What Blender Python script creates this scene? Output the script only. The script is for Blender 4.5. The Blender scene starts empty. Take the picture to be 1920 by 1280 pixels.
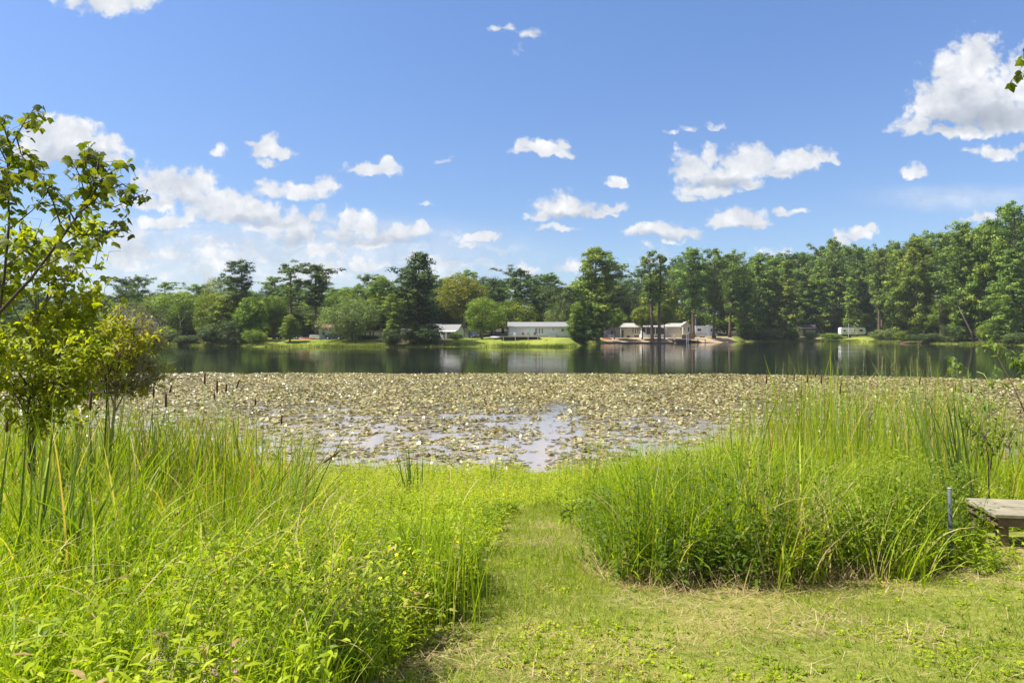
import bpy, bmesh, math, random
import numpy as np
from mathutils import Vector, Matrix

R = math.radians
rng = np.random.default_rng(11)
random.seed(11)
scene = bpy.context.scene
col = scene.collection

# ------------------------------------------------------------------ camera
CAM_H, FPX, HOR = 3.5, 1280.0, 622.0
cam_d = bpy.data.cameras.new('camera')
cam = bpy.data.objects.new('camera', cam_d)
col.objects.link(cam)
cam.location = (0, 0, CAM_H)
cam.rotation_euler = (R(90), 0, 0)
cam_d.sensor_width = 36
cam_d.lens = 24
cam_d.shift_y = -(640 - HOR) / 1920
cam_d.clip_start = 0.05
cam_d.clip_end = 6000
scene.camera = cam

# ------------------------------------------------------------------ light and exposure
SUN_EL, SUN_AZ = 58, -94          # azimuth from +Y, negative = to the left
scene.view_settings.view_transform = 'Standard'
scene.view_settings.look = 'None'
scene.view_settings.gamma = 1
scene.view_settings.exposure = 1.2
sd = bpy.data.lights.new('sun', 'SUN')
sd.energy = 5.0
sd.angle = R(0.55)
sd.color = (1.0, 0.95, 0.86)
sun = bpy.data.objects.new('sun', sd)
col.objects.link(sun)
sv = Vector((math.sin(R(SUN_AZ)) * math.cos(R(SUN_EL)), math.cos(R(SUN_AZ)) * math.cos(R(SUN_EL)), math.sin(R(SUN_EL))))
sun.rotation_euler = sv.to_track_quat('Z', 'Y').to_euler()
sun.location = (0, 0, 60)
scene.cycles.max_bounces = 7
scene.cycles.diffuse_bounces = 3
scene.cycles.transmission_bounces = 4
scene.cycles.glossy_bounces = 3
scene.cycles.caustics_reflective = False
scene.cycles.caustics_refractive = False
scene.cycles.use_denoising = True


class NT:
    """small helper for node graphs"""
    def __init__(s, tree):
        s.t = tree
        s.n = tree.nodes
        s.l = tree.links

    def new(s, kind, **kw):
        nd = s.n.new(kind)
        for k, v in kw.items():
            setattr(nd, k, v)
        return nd

    def put(s, sock, v):
        if isinstance(v, bpy.types.NodeSocket):
            s.l.new(v, sock)
        else:
            sock.default_value = v

    def math(s, op, a, b=0.0, c=None, clamp=False):
        nd = s.n.new('ShaderNodeMath')
        nd.operation = op
        nd.use_clamp = clamp
        s.put(nd.inputs[0], a)
        s.put(nd.inputs[1], b)
        if c is not None:
            s.put(nd.inputs[2], c)
        return nd.outputs[0]

    def vec(s, op, a, b=None, c=None, out=0):
        nd = s.n.new('ShaderNodeVectorMath')
        nd.operation = op
        s.put(nd.inputs[0], a)
        if b is not None:
            s.put(nd.inputs[1], b)
        if c is not None:
            s.put(nd.inputs[2], c)
        return nd.outputs['Value'] if op in ('LENGTH', 'DOT_PRODUCT') else nd.outputs[0]

    def mix(s, f, a, b):
        nd = s.n.new('ShaderNodeMix')
        nd.data_type = 'RGBA'
        s.put(nd.inputs['Factor'], f)
        s.put(nd.inputs['A'], a) if False else s.put(nd.inputs[6], a)
        s.put(nd.inputs[7], b)
        return nd.outputs[2]

    def noise(s, vec, scale, detail=4, rough=0.55, out='Fac', dist=0.0):
        nd = s.n.new('ShaderNodeTexNoise')
        if vec is not None:
            s.put(nd.inputs['Vector'], vec)
        nd.inputs['Scale'].default_value = scale
        nd.inputs['Detail'].default_value = detail
        nd.inputs['Roughness'].default_value = rough
        nd.inputs['Distortion'].default_value = dist
        return nd.outputs[out]

    def ramp(s, fac, stops, interp='LINEAR'):
        nd = s.n.new('ShaderNodeValToRGB')
        cr = nd.color_ramp
        cr.interpolation = interp
        while len(cr.elements) < len(stops):
            cr.elements.new(0.5)
        for e, (p, c) in zip(cr.elements, stops):
            e.position = p
            e.color = (*c, 1) if len(c) == 3 else c
        s.put(nd.inputs[0], fac)
        return nd.outputs[0]

    def step(s, v, lo, hi):
        nd = s.n.new('ShaderNodeMapRange')
        nd.interpolation_type = 'SMOOTHSTEP'
        s.put(nd.inputs[0], v)
        nd.inputs[1].default_value = lo
        nd.inputs[2].default_value = hi
        return nd.outputs[0]


# ------------------------------------------------------------------ sky with cumulus clouds (by direction)
def build_world():
    w = bpy.data.worlds.new('World')
    scene.world = w
    w.use_nodes = True
    t = NT(w.node_tree)
    t.n.clear()
    out = t.new('ShaderNodeOutputWorld')
    bg = t.new('ShaderNodeBackground')
    t.l.new(bg.outputs[0], out.inputs[0])
    sky = t.new('ShaderNodeTexSky', sky_type='NISHITA')
    sky.sun_disc = False
    sky.sun_elevation = R(SUN_EL)
    sky.sun_rotation = R(SUN_AZ)
    sky.altitude = 0
    sky.air_density = 1.0
    sky.dust_density = 0.6
    sky.ozone_density = 3.0
    bg.inputs[1].default_value = 0.05
    tc = t.new('ShaderNodeTexCoord')
    g = tc.outputs['Generated']
    sep = t.new('ShaderNodeSeparateXYZ')
    t.l.new(g, sep.inputs[0])
    ydiv = t.math('MAXIMUM', sep.outputs[1], 0.08)
    u = t.math('DIVIDE', sep.outputs[0], ydiv)
    v = t.math('DIVIDE', sep.outputs[2], ydiv)
    cmb = t.new('ShaderNodeCombineXYZ')
    t.put(cmb.inputs[0], u)
    t.put(cmb.inputs[1], v)
    P0 = cmb.outputs[0]

    def warp(vec, scale, amp, detail):
        n = t.noise(vec, scale, detail, 0.6, 'Color')
        return t.vec('MULTIPLY_ADD', t.vec('SUBTRACT', n, (.5, .5, .5)), (amp, amp, 0), vec)
    P = warp(warp(P0, 15.0, 0.030, 3), 52.0, 0.020, 6)

    lobes = [(200,8,75,32,1),(238,2,55,24,.9),(150,-8,60,22,.8),
     (95,255,60,40,1),(140,265,60,34,1),(195,275,50,28,.9),(120,292,90,26,.8),(60,290,60,40,.8),(210,300,40,18,.6),
     (300,345,55,34,1),(350,365,55,30,1),(400,380,60,26,1),(450,385,50,24,.95),(490,400,50,24,.9),(280,380,70,22,.8),(440,408,70,20,.9),
     (520,355,45,18,.8),(570,360,50,20,.9),(615,345,24,20,.9),(490,345,20,10,.5),
     (500,280,34,24,1),(520,285,32,16,1),(500,305,22,12,.7),(480,268,20,10,.8),(410,287,18,13,.5),
     (690,320,54,15,1),(725,313,20,16,.95),(665,318,22,10,.8),(832,299,20,10,.55),(797,379,18,6,.45),
     (310,420,62,18,.85),(350,412,30,12,.7),(560,430,46,36,.95),(590,405,22,22,.9),(530,415,32,22,.8),
     (655,420,32,24,1),(685,425,32,26,.95),(640,440,32,20,.9),(740,440,46,22,1),(780,435,32,18,.95),(720,430,30,15,.6),(700,460,64,16,.7),
     (905,450,44,12,.95),(875,462,32,10,.8),(890,446,22,10,.9),
     (1060,385,48,28,1),(1035,395,36,24,.9),(1090,395,42,18,.95),(1150,392,30,10,.9),(1120,400,42,10,.8),(1045,425,54,10,.9),(1010,408,26,7,.6),
     (1020,285,58,19,1),(985,275,26,13,.8),(1060,270,20,13,.9),(1065,290,24,9,.7),(1153,343,24,14,.85),
     (1300,320,46,32,1),(1330,300,24,27,.95),(1395,305,52,34,1),(1420,315,42,32,1),(1350,335,62,26,1),(1460,325,36,20,.95),(1500,305,42,24,1),(1545,298,32,17,.9),(1566,304,16,10,.8),(1330,360,62,17,.9),(1290,372,32,10,.8),(1400,350,36,12,.7),
     (1245,437,48,18,1),(1285,440,42,15,.95),(1210,438,42,14,.9),(1260,455,26,8,.7),
     (1395,410,42,18,1),(1350,415,32,16,.95),(1425,420,30,12,.9),(1470,398,26,10,.8),(1500,394,28,7,.7),
     (1838,112,46,46,1),(1800,150,62,58,1),(1760,200,62,52,1),(1715,238,42,28,.95),(1830,200,104,62,1),(1905,165,50,52,1),(1890,230,84,34,1),(1940,150,46,58,1),(1790,247,96,16,.9),
     (1868,288,37,19,1),(1815,285,22,8,.5),(1912,280,22,10,.7),(1716,326,24,14,.95),
     (945,55,22,10,.6),(1000,70,24,13,.7),(980,100,14,12,.35),(1295,241,18,10,.55),(1342,236,22,9,.55),(1262,246,14,6,.35),
     (1605,442,32,15,1),(1630,432,18,13,1),(1580,455,20,10,.8),(1840,410,44,14,.6),(1105,468,28,9,.55),(1215,465,22,8,.5),
     (230,470,60,16,.6),(330,480,70,18,.65),(420,462,50,14,.6),(500,482,70,20,.6),(600,475,60,18,.7),(250,500,90,16,.5),(400,505,120,18,.5),(560,512,120,16,.5),(690,498,90,18,.6),(790,490,60,16,.6),(860,505,60,12,.5),(350,350,70,30,.9),(420,400,90,26,.9),(510,420,50,24,.8),(1230,490,46,16,.5),(1060,502,70,20,.5),(980,512,60,20,.5),(1450,470,40,10,.4)]
    greys = [(1840,228,120,28,1.0),(1350,347,80,12,.9),(1060,407,48,9,.9),(1240,448,62,8,.8),(130,302,100,22,.7),(470,417,80,11,.7),(560,448,44,16,.7),
     (690,452,64,14,.6),(1395,426,48,7,.7),(760,450,44,9,.6),(1500,326,40,8,.5),(320,380,70,12,.4),(1800,190,60,25,.35)]

    def field(items, start=None):
        acc = start
        for cx, cy, rx, ry, a in items:
            rx, ry = 1.26 * rx / FPX, 1.46 * ry / FPX
            cu, cv = (cx - 960) / FPX, (HOR - cy) / FPX
            L = t.vec('MULTIPLY_ADD', P, (1 / rx, 1 / ry, 0), (-cu / rx, -cv / ry, 0))
            L = t.vec('MAXIMUM', L, t.vec('MULTIPLY', L, (1, -1.75, 1)))     # flat base, domed top
            m = t.math('MULTIPLY_ADD', t.vec('LENGTH', L), -a, a)
            acc = m if acc is None else t.math('SMOOTH_MAX', acc, m, 0.12)
        return acc
    M = field(lobes)
    G = t.math('MAXIMUM', field(greys), 0.0)
    fine = t.noise(P0, 60, 8, 0.62)
    big = t.noise(P0, 20, 6, 0.6)
    vor = t.new('ShaderNodeTexVoronoi', feature='SMOOTH_F1')
    t.put(vor.inputs['Vector'], P)
    vor.inputs['Scale'].default_value = 34
    vor.inputs['Detail'].default_value = 2.5
    vor.inputs['Smoothness'].default_value = 0.35
    puff = vor.outputs['Distance']
    dens = t.math('MULTIPLY_ADD', t.math('SUBTRACT', fine, 0.5), 0.95, M)
    dens = t.math('MULTIPLY_ADD', t.math('SUBTRACT', 0.42, puff), 0.45, dens)
    alpha = t.step(dens, -0.15, 0.30)
    # low bank of many small far clouds over the left part of the horizon
    lowv = t.vec('MULTIPLY', P, (1.0, 2.6, 1.0))
    ln = t.noise(lowv, 15, 6, 0.6)
    cu, cv = (470 - 960) / FPX, (HOR - 480) / FPX
    lm = t.vec('LENGTH', t.vec('MULTIPLY_ADD', P0, (1 / .44, 1 / .062, 0), (-cu / .44, -cv / .062, 0)))
    low = t.math('MULTIPLY', t.step(ln, 0.40, 0.60), t.math('SUBTRACT', 1.0, t.step(lm, 0.55, 1.15)))
    veil = t.math('MULTIPLY', t.math('SUBTRACT', 1.0, t.step(lm, 0.2, 1.3)), 0.58)
    low = t.math('MAXIMUM', t.math('MULTIPLY', low, 0.95), veil)
    wm = t.vec('LENGTH', t.vec('MULTIPLY_ADD', warp(P0, 7.0, .03, 3), (1 / .15, 1 / .022, 0), (-(1810 - 960) / FPX / .15, -(HOR - 372) / FPX / .022, 0)))
    wn = t.noise(t.vec('MULTIPLY', P0, (1.0, 5.0, 1.0)), 16, 5, 0.6)
    wisp = t.math('MULTIPLY', t.math('SUBTRACT', 1.0, t.step(wm, 0.1, 1.3)), t.math('MULTIPLY', wn, 0.75))
    low = t.math('MAXIMUM', low, wisp)
    front = t.step(sep.outputs[1], 0.1, 0.3)
    alpha = t.math('MULTIPLY', t.math('MAXIMUM', alpha, low), front)
    # unseen scattered clouds, added behind the viewer to lift the fill light
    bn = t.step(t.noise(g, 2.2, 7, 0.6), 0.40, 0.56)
    fill_clouds = t.math('MULTIPLY', t.math('MULTIPLY', bn, t.math('SUBTRACT', 1.0, front)), t.step(sep.outputs[2], 0.02, 0.15))
    alpha = t.math('MAXIMUM', alpha, fill_clouds)
    # cloud tone
    tone = t.math('MULTIPLY_ADD', t.math('SUBTRACT', big, 0.5), 0.8, 0.95)
    tone = t.math('MULTIPLY_ADD', t.math('SUBTRACT', 0.4, puff), 0.35, tone)
    tone = t.math('SUBTRACT', tone, t.math('MULTIPLY', G, 0.78), clamp=True)
    ccol = t.ramp(tone, [(0.0, (3.9, 4.3, 5.0)), (0.45, (5.2, 5.6, 6.3)), (0.8, (7.3, 7.5, 7.9)), (1.0, (9.0, 9.0, 9.1))])
    # the clear sky, tinted towards the photograph's blue
    elev = t.step(sep.outputs[2], 0.0, 0.5)
    tint = t.mix(elev, (1.06, 1.13, 1.30, 1), (1.22, 1.40, 1.70, 1))
    tm = t.new('ShaderNodeMix', data_type='RGBA', blend_type='MULTIPLY')
    tm.inputs['Factor'].default_value = 1
    t.l.new(sky.outputs[0], tm.inputs[6])
    t.l.new(tint, tm.inputs[7])
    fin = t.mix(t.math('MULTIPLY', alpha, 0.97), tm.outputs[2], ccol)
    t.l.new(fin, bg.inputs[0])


build_world()


# ------------------------------------------------------------------ general helpers
def tag(o, label=None, cat=None, group=None, kind=None):
    if label:
        o['label'] = label
    if cat:
        o['category'] = cat
    if group:
        o['group'] = group
    if kind:
        o['kind'] = kind
    return o


def empty(name, loc=(0, 0, 0), rz=0.0, scale=None):
    o = bpy.data.objects.new(name, None)
    o.empty_display_size = 0.3
    o.location = loc
    o.rotation_euler = (0, 0, rz)
    if scale is not None:
        o.scale = scale
    col.objects.link(o)
    return o


def link(name, mesh, parent=None, loc=None):
    o = bpy.data.objects.new(name, mesh)
    if parent is not None:
        o.parent = parent
    if loc is not None:
        o.location = loc
    col.objects.link(o)
    return o


def np_mesh(name, V, faces, mat, attrs=None, smooth=False):
    """V (n,3); faces: list of (m,k) int arrays"""
    me = bpy.data.meshes.new(name)
    V = np.asarray(V, np.float32).reshape(-1, 3)
    me.vertices.add(len(V))
    me.vertices.foreach_set('co', V.ravel())
    faces = [np.asarray(f, np.int32) for f in faces if len(f)]
    loops = np.concatenate([f.ravel() for f in faces])
    sizes = np.concatenate([np.full(len(f), f.shape[1], np.int32) for f in faces])
    starts = np.concatenate([[0], np.cumsum(sizes)[:-1]]).astype(np.int32)
    me.loops.add(len(loops))
    me.loops.foreach_set('vertex_index', loops)
    me.polygons.add(len(sizes))
    me.polygons.foreach_set('loop_start', starts)
    me.polygons.foreach_set('loop_total', sizes)
    if smooth:
        me.polygons.foreach_set('use_smooth', np.ones(len(sizes), bool))
    for k, a in (attrs or {}).items():
        at = me.attributes.new(k, 'FLOAT', 'POINT')
        at.data.foreach_set('value', np.asarray(a, np.float32).ravel())
    me.update(calc_edges=True)
    if mat:
        me.materials.append(mat)
    return me


def bm_mesh(name, bm, mat, smooth=False):
    me = bpy.data.meshes.new(name)
    bmesh.ops.recalc_face_normals(bm, faces=bm.faces)
    bm.to_mesh(me)
    bm.free()
    if smooth:
        for p in me.polygons:
            p.use_smooth = True
    me.materials.append(mat)
    return me


def box(bm, x0, x1, y0, y1, z0, z1):
    vs = [bm.verts.new((x, y, z)) for x in (x0, x1) for y in (y0, y1) for z in (z0, z1)]
    for f in ((0, 1, 3, 2), (4, 6, 7, 5), (0, 4, 5, 1), (2, 3, 7, 6), (0, 2, 6, 4), (1, 5, 7, 3)):
        bm.faces.new([vs[i] for i in f])


def prism(bm, prof, a0, a1, axis='y'):
    """extrude a closed 2D profile; axis y: profile in (x,z); axis x: profile in (y,z)"""
    rows = []
    for a in (a0, a1):
        rows.append([bm.verts.new((p, a, q) if axis == 'y' else (a, p, q)) for p, q in prof])
    n = len(prof)
    for i in range(n):
        j = (i + 1) % n
        bm.faces.new((rows[0][i], rows[0][j], rows[1][j], rows[1][i]))
    bm.faces.new(rows[0])
    bm.faces.new(rows[1][::-1])


def part(name, mat, parent, *boxes, label=None):
    bm = bmesh.new()
    for b in boxes:
        if callable(b):
            b(bm)
        else:
            box(bm, *b)
    o = link(name, bm_mesh(name, bm, mat), parent)
    if label:
        o['label'] = label
    return o


class Tubes:
    def __init__(s):
        s.v = []
        s.f = []

    def add(s, pts, radii, n=6):
        pts = [Vector(p) for p in pts]
        b0 = len(s.v)
        up = Vector((0.13, 0.21, 1)).normalized()
        for i, p in enumerate(pts):
            d = (pts[min(i + 1, len(pts) - 1)] - pts[max(i - 1, 0)])
            if d.length < 1e-9:
                d = Vector((0, 0, 1))
            d.normalize()
            a = d.cross(up if abs(d.dot(up)) < 0.95 else Vector((1, 0.2, 0)))
            a.normalize()
            b = d.cross(a)
            for k in range(n):
                th = 2 * math.pi * k / n
                s.v.append(p + (a * math.cos(th) + b * math.sin(th)) * radii[i])
        for i in range(len(pts) - 1):
            for k in range(n):
                k2 = (k + 1) % n
                s.f.append((b0 + i * n + k, b0 + i * n + k2, b0 + (i + 1) * n + k2, b0 + (i + 1) * n + k))
        s.f.append(tuple(b0 + k for k in range(n))[::-1])
        s.f.append(tuple(b0 + (len(pts) - 1) * n + k for k in range(n)))

    def mesh(s, name, mat):
        me = bpy.data.meshes.new(name)
        me.from_pydata([tuple(v) for v in s.v], [], s.f)
        for p in me.polygons:
            p.use_smooth = True
        me.materials.append(mat)
        return me


def vnoise(x, y, seed=0):
    """smooth 2D value noise in 0..1"""
    r = np.random.default_rng(1000 + seed)
    tab = r.random((64, 64))
    xi, yi = np.floor(x).astype(int), np.floor(y).astype(int)
    fx, fy = x - xi, y - yi
    fx, fy = fx * fx * (3 - 2 * fx), fy * fy * (3 - 2 * fy)
    a, b = tab[xi % 64, yi % 64], tab[(xi + 1) % 64, yi % 64]
    c, d = tab[xi % 64, (yi + 1) % 64], tab[(xi + 1) % 64, (yi + 1) % 64]
    return (a * (1 - fx) + b * fx) * (1 - fy) + (c * (1 - fx) + d * fx) * fy


def fbm(x, y, seed=0):
    return (vnoise(x, y, seed) + 0.5 * vnoise(2.1 * x, 2.1 * y, seed + 1) + 0.25 * vnoise(4.3 * x, 4.3 * y, seed + 2)) / 1.75


def smooth(t):
    t = np.clip(t, 0, 1)
    return t * t * (3 - 2 * t)


# ------------------------------------------------------------------ the lie of the land
SH_PX = [-1200, -300, 0, 200, 300, 450, 480, 560, 740, 840, 960, 1060, 1100, 1130, 1330, 1400, 1540, 1600, 1640, 1700, 1760, 1850, 1920, 2200, 3000]
SH_D = [30, 110, 160, 172, 179, 168, 158, 160, 156, 160, 160, 157, 178, 208, 218, 240, 256, 250, 234, 214, 198, 186, 175, 110, 30]


def shore(u):
    return np.interp(960 + FPX * np.asarray(u), SH_PX, SH_D)


def ground(x, y):
    x, y = np.asarray(x, float), np.asarray(y, float)
    zn = np.clip(1.8 - 0.131 * (y - 3.3), -1.2, 2.1)
    zn = np.where(y < 20, zn + 0.05 * (fbm(x * 0.8 + 20, y * 0.8 + 20, 3) - 0.5) * np.clip((24 - y) / 8, 0, 1), zn)
    u = x / np.maximum(y, 4.0)
    e = y - shore(u)
    zf = np.where(e < 0, np.maximum(-1.2, e * 0.1), 1.5 * smooth(e / 14) + 0.35 * smooth((e - 14) / 25) + np.clip(0.06 * (e - 60), 0, 16))
    hx, hy = (1005 - 960) / FPX * 184, 184
    zf = zf + np.where(e > 0, 0.75 * np.exp(-((x - hx) ** 2 / 150 + (y - hy) ** 2 / 160)), 0)
    zf = zf + np.where(e > 1, 0.25 * (fbm(x * 0.13 + 9, y * 0.13 + 40, 6) - 0.5), 0)
    return np.maximum(zn, np.where(y > 30, zf, -1.2))


def gz(x, y):
    return float(ground(np.array([x]), np.array([y]))[0])


def X(px, d):
    return (px - 960) / FPX * d


def Z(py, d):
    return CAM_H - (py - HOR) / FPX * d


_dd = np.linspace(1.5, 17, 400)
_py = HOR + FPX * (CAM_H - (1.8 - 0.131 * (_dd - 3.3))) / _dd


def base_d(py):
    """distance at which the near bank meets a picture row"""
    return float(np.interp(-py, -_py, _dd))


def to_img(x, y):
    y = np.maximum(y, 0.3)
    return 960 + FPX * x / y, HOR + FPX * (CAM_H - (1.8 - 0.131 * (y - 3.3))) / y


def inside(px, py, poly):
    r = np.zeros(px.shape, bool)
    n = len(poly)
    for i in range(n):
        x1, y1 = poly[i]
        x2, y2 = poly[(i + 1) % n]
        if y1 == y2:
            continue
        c = ((y1 > py) != (y2 > py)) & (px < (x2 - x1) * (py - y1) / (y2 - y1) + x1)
        r ^= c
    return r


# ------------------------------------------------------------------ materials
def new_mat(name):
    m = bpy.data.materials.new(name)
    m.use_nodes = True
    t = NT(m.node_tree)
    b = t.n['Principled BSDF']
    return m, t, b


def paint(name, c, rough=0.6, var=0.12, scale=3.0, bump=0.0, metal=0.0, spec=0.4):
    m, t, b = new_mat(name)
    tc = t.new('ShaderNodeTexCoord')
    n = t.noise(tc.outputs['Object'], scale, 6, 0.65)
    lo = tuple(max(0, x * (1 - var)) for x in c)
    hi = tuple(min(1, x * (1 + var)) for x in c)
    t.l.new(t.ramp(n, [(0.3, lo), (0.7, hi)]), b.inputs['Base Color'])
    b.inputs['Roughness'].default_value = rough
    b.inputs['Metallic'].default_value = metal
    b.inputs['Specular IOR Level'].default_value = spec
    if bump:
        bp = t.new('ShaderNodeBump')
        bp.inputs['Strength'].default_value = bump
        t.l.new(n, bp.inputs['Height'])
        t.l.new(bp.outputs[0], b.inputs['Normal'])
    return m


def siding(name, c, pitch=0.2, vertical=False):
    m, t, b = new_mat(name)
    tc = t.new('ShaderNodeTexCoord')
    wv = t.new('ShaderNodeTexWave', wave_type='BANDS', bands_direction='X' if vertical else 'Z', wave_profile='SAW')
    t.l.new(tc.outputs['Object'], wv.inputs['Vector'])
    wv.inputs['Scale'].default_value = 0.314 / pitch
    n = t.noise(tc.outputs['Object'], 1.2, 6, 0.7)
    base = t.ramp(n, [(0.25, tuple(x * 0.84 for x in c)), (0.7, c)])
    t.l.new(base, b.inputs['Base Color'])
    b.inputs['Roughness'].default_value = 0.55
    bp = t.new('ShaderNodeBump')
    bp.inputs['Strength'].default_value = 0.6
    bp.inputs['Distance'].default_value = 0.03
    t.l.new(wv.outputs['Fac'], bp.inputs['Height'])
    t.l.new(bp.outputs[0], b.inputs['Normal'])
    return m


def leafy(name, stops, transl=0.4, rough=0.5, spec=0.25, hue=0.0, tint=(1.15, 1.2, 0.55), obj_var=0.0):
    """leaf or blade material: colour by the per-leaf random value, light passes through"""
    m, t, b = new_mat(name)
    at = t.new('ShaderNodeAttribute', attribute_name='rnd')
    c = t.ramp(at.outputs['Fac'], stops)
    if obj_var:
        oi = t.new('ShaderNodeObjectInfo')
        hs = t.new('ShaderNodeHueSaturation')
        t.put(hs.inputs['Hue'], t.math('MULTIPLY_ADD', oi.outputs['Random'], 0.05 * obj_var, 0.5 - 0.03 * obj_var))
        r2 = t.math('FRACT', t.math('MULTIPLY', oi.outputs['Random'], 7.31))
        t.put(hs.inputs['Value'], t.math('MULTIPLY_ADD', r2, 0.6 * obj_var, 1 - 0.25 * obj_var))
        t.put(hs.inputs['Color'], c)
        c = hs.outputs[0]
    t.l.new(c, b.inputs['Base Color'])
    b.inputs['Roughness'].default_value = rough
    b.inputs['Specular IOR Level'].default_value = spec
    tr = t.new('ShaderNodeBsdfTranslucent')
    mul = t.new('ShaderNodeMix', data_type='RGBA', blend_type='MULTIPLY')
    mul.inputs['Factor'].default_value = 1
    t.l.new(c, mul.inputs[6])
    mul.inputs[7].default_value = (*tint, 1)
    t.l.new(mul.outputs[2], tr.inputs[0])
    mx = t.new('ShaderNodeMixShader')
    mx.inputs[0].default_value = transl
    t.l.new(b.outputs[0], mx.inputs[1])
    t.l.new(tr.outputs[0], mx.inputs[2])
    t.l.new(mx.outputs[0], t.n['Material Output'].inputs['Surface'])
    return m


M = {}
M['bark'] = paint('bark', (0.10, 0.075, 0.055), 0.9, 0.45, 2.2, 0.5, spec=0.1)
M['bark_grey'] = paint('bark_grey', (0.15, 0.13, 0.11), 0.9, 0.4, 2.0, 0.5, spec=0.1)
M['twig'] = paint('twig', (0.05, 0.032, 0.025), 0.8, 0.3, 30)
M['twig_grey'] = paint('twig_grey', (0.26, 0.23, 0.19), 0.9, 0.3, 30)
M['pine'] = leafy('pine_needles', [(0, (0.06, 0.10, 0.022)), (0.6, (0.122, 0.20, 0.040)), (1, (0.235, 0.315, 0.06))], 0.30, obj_var=0.5, spec=.15)
M['dark_pine'] = leafy('dark_needles', [(0, (0.035, 0.06, 0.022)), (0.7, (0.08, 0.118, 0.034)), (1, (0.14, 0.18, 0.04))], 0.25, obj_var=0.3, spec=.15)
M['cypress'] = leafy('cypress_needles', [(0, (0.08, 0.13, 0.022)), (0.6, (0.155, 0.235, 0.040)), (1, (0.29, 0.355, 0.055))], 0.33, obj_var=0.5, spec=.15)
M['broadleaf'] = leafy('broad_leaves', [(0, (0.065, 0.115, 0.016)), (0.6, (0.14, 0.205, 0.026)), (1, (0.26, 0.30, 0.036))], 0.36, obj_var=0.55, spec=.15)
M['bright'] = leafy('bright_leaves', [(0, (0.10, 0.16, 0.02)), (0.6, (0.16, 0.235, 0.03)), (1, (0.24, 0.29, 0.04))], 0.45, obj_var=0.3)
M['golden'] = leafy('golden_leaves', [(0, (0.12, 0.13, 0.015)), (0.6, (0.19, 0.20, 0.02)), (1, (0.28, 0.27, 0.03))], 0.45, obj_var=0.2)
M['willow'] = leafy('willow_leaves', [(0, (0.11, 0.155, 0.045)), (0.6, (0.17, 0.22, 0.07)), (1, (0.23, 0.28, 0.09))], 0.4, obj_var=0.2)
M['maple'] = leafy('maple_leaves', [(0, (0.06, 0.085, 0.012)), (0.6, (0.10, 0.135, 0.015)), (1, (0.18, 0.19, 0.02))], 0.5, tint=(1.5, 1.45, 0.4))
M['sapling'] = leafy('sapling_leaves', [(0, (0.17, 0.22, 0.012)), (0.6, (0.29, 0.34, 0.018)), (1, (0.42, 0.42, 0.03))], 0.55, tint=(1.3, 1.25, 0.3), spec=.2)
M['golden_shrub_leaf'] = leafy('golden_shrub_leaves', [(0, (0.16, 0.20, 0.012)), (0.6, (0.32, 0.33, 0.018)), (1, (0.46, 0.40, 0.025))], 0.5, tint=(1.2, 1.2, .3))
M['yellowing'] = leafy('yellowing_leaves', [(0, (0.14, 0.17, 0.02)), (0.5, (0.30, 0.28, 0.02)), (0.8, (0.40, 0.32, 0.025)), (1, (0.25, 0.22, 0.12))], 0.45)
M['lawn'] = leafy('lawn_blades', [(0, (0.14, 0.20, 0.015)), (0.5, (0.22, 0.28, 0.022)), (0.8, (0.31, 0.34, 0.04)), (0.9, (0.42, 0.37, 0.12)), (1, (0.48, 0.40, 0.18))], 0.4, 0.6, .2, tint=(1.2,1.2,.35))
M['grass'] = leafy('tall_grass_blades', [(0, (0.14, 0.22, 0.006)), (0.5, (0.26, 0.37, 0.008)), (0.88, (0.38, 0.46, 0.015)), (0.95, (0.46, 0.40, 0.14)), (1, (0.50, 0.40, 0.20))], 0.5, 0.5, 0.2, tint=(1.2, 1.25, 0.25))
M['reed'] = leafy('reed_blades', [(0, (0.12, 0.19, 0.010)), (0.5, (0.22, 0.31, 0.012)), (0.78, (0.35, 0.40, 0.02)), (0.90, (0.38, 0.23, 0.08)), (1, (0.50, 0.41, 0.20))], 0.48, 0.45, 0.25, tint=(1.2, 1.25, 0.3))
M['reed_dark'] = leafy('dark_reed_blades', [(0, (0.06, 0.11, 0.02)), (0.7, (0.11, 0.17, 0.03)), (1, (0.20, 0.25, 0.04))], 0.4, 0.4, 0.45)
M['weed'] = leafy('weed_leaves', [(0, (0.10, 0.16, 0.02)), (0.25, (0.20, 0.275, 0.012)), (0.5, (0.31, 0.39, 0.010)), (0.88, (0.42, 0.47, 0.02)), (0.95, (0.44, 0.38, 0.12)), (1, (0.40, 0.27, 0.13))], 0.5, 0.5, 0.2, tint=(1.2, 1.25, 0.22))
M['weed_dark'] = leafy('dark_weed_leaves', [(0, (0.07, 0.115, 0.010)), (0.7, (0.14, 0.20, 0.014)), (1, (0.26, 0.30, 0.025))], 0.45, 0.5, 0.2, tint=(1.2, 1.25, 0.3))
M['carpet'] = leafy('floating_weed_leaves', [(0, (0.21, 0.27, 0.012)), (0.5, (0.33, 0.385, 0.018)), (1, (0.44, 0.47, 0.04))], 0.5, 0.5, 0.2, tint=(1.2, 1.25, 0.3))
M['shore'] = leafy('shore_grass_blades', [(0, (0.07, 0.11, 0.015)), (0.5, (0.15, 0.20, 0.025)), (0.85, (0.24, 0.27, 0.04)), (1, (0.34, 0.28, 0.12))], 0.4, 0.5, 0.2)
M['straw'] = leafy('dry_straw', [(0, (0.20, 0.12, 0.055)), (0.5, (0.34, 0.25, 0.12)), (1, (0.48, 0.40, 0.22))], 0.2, 0.7, 0.2, tint=(1, .9, .6))
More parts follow.
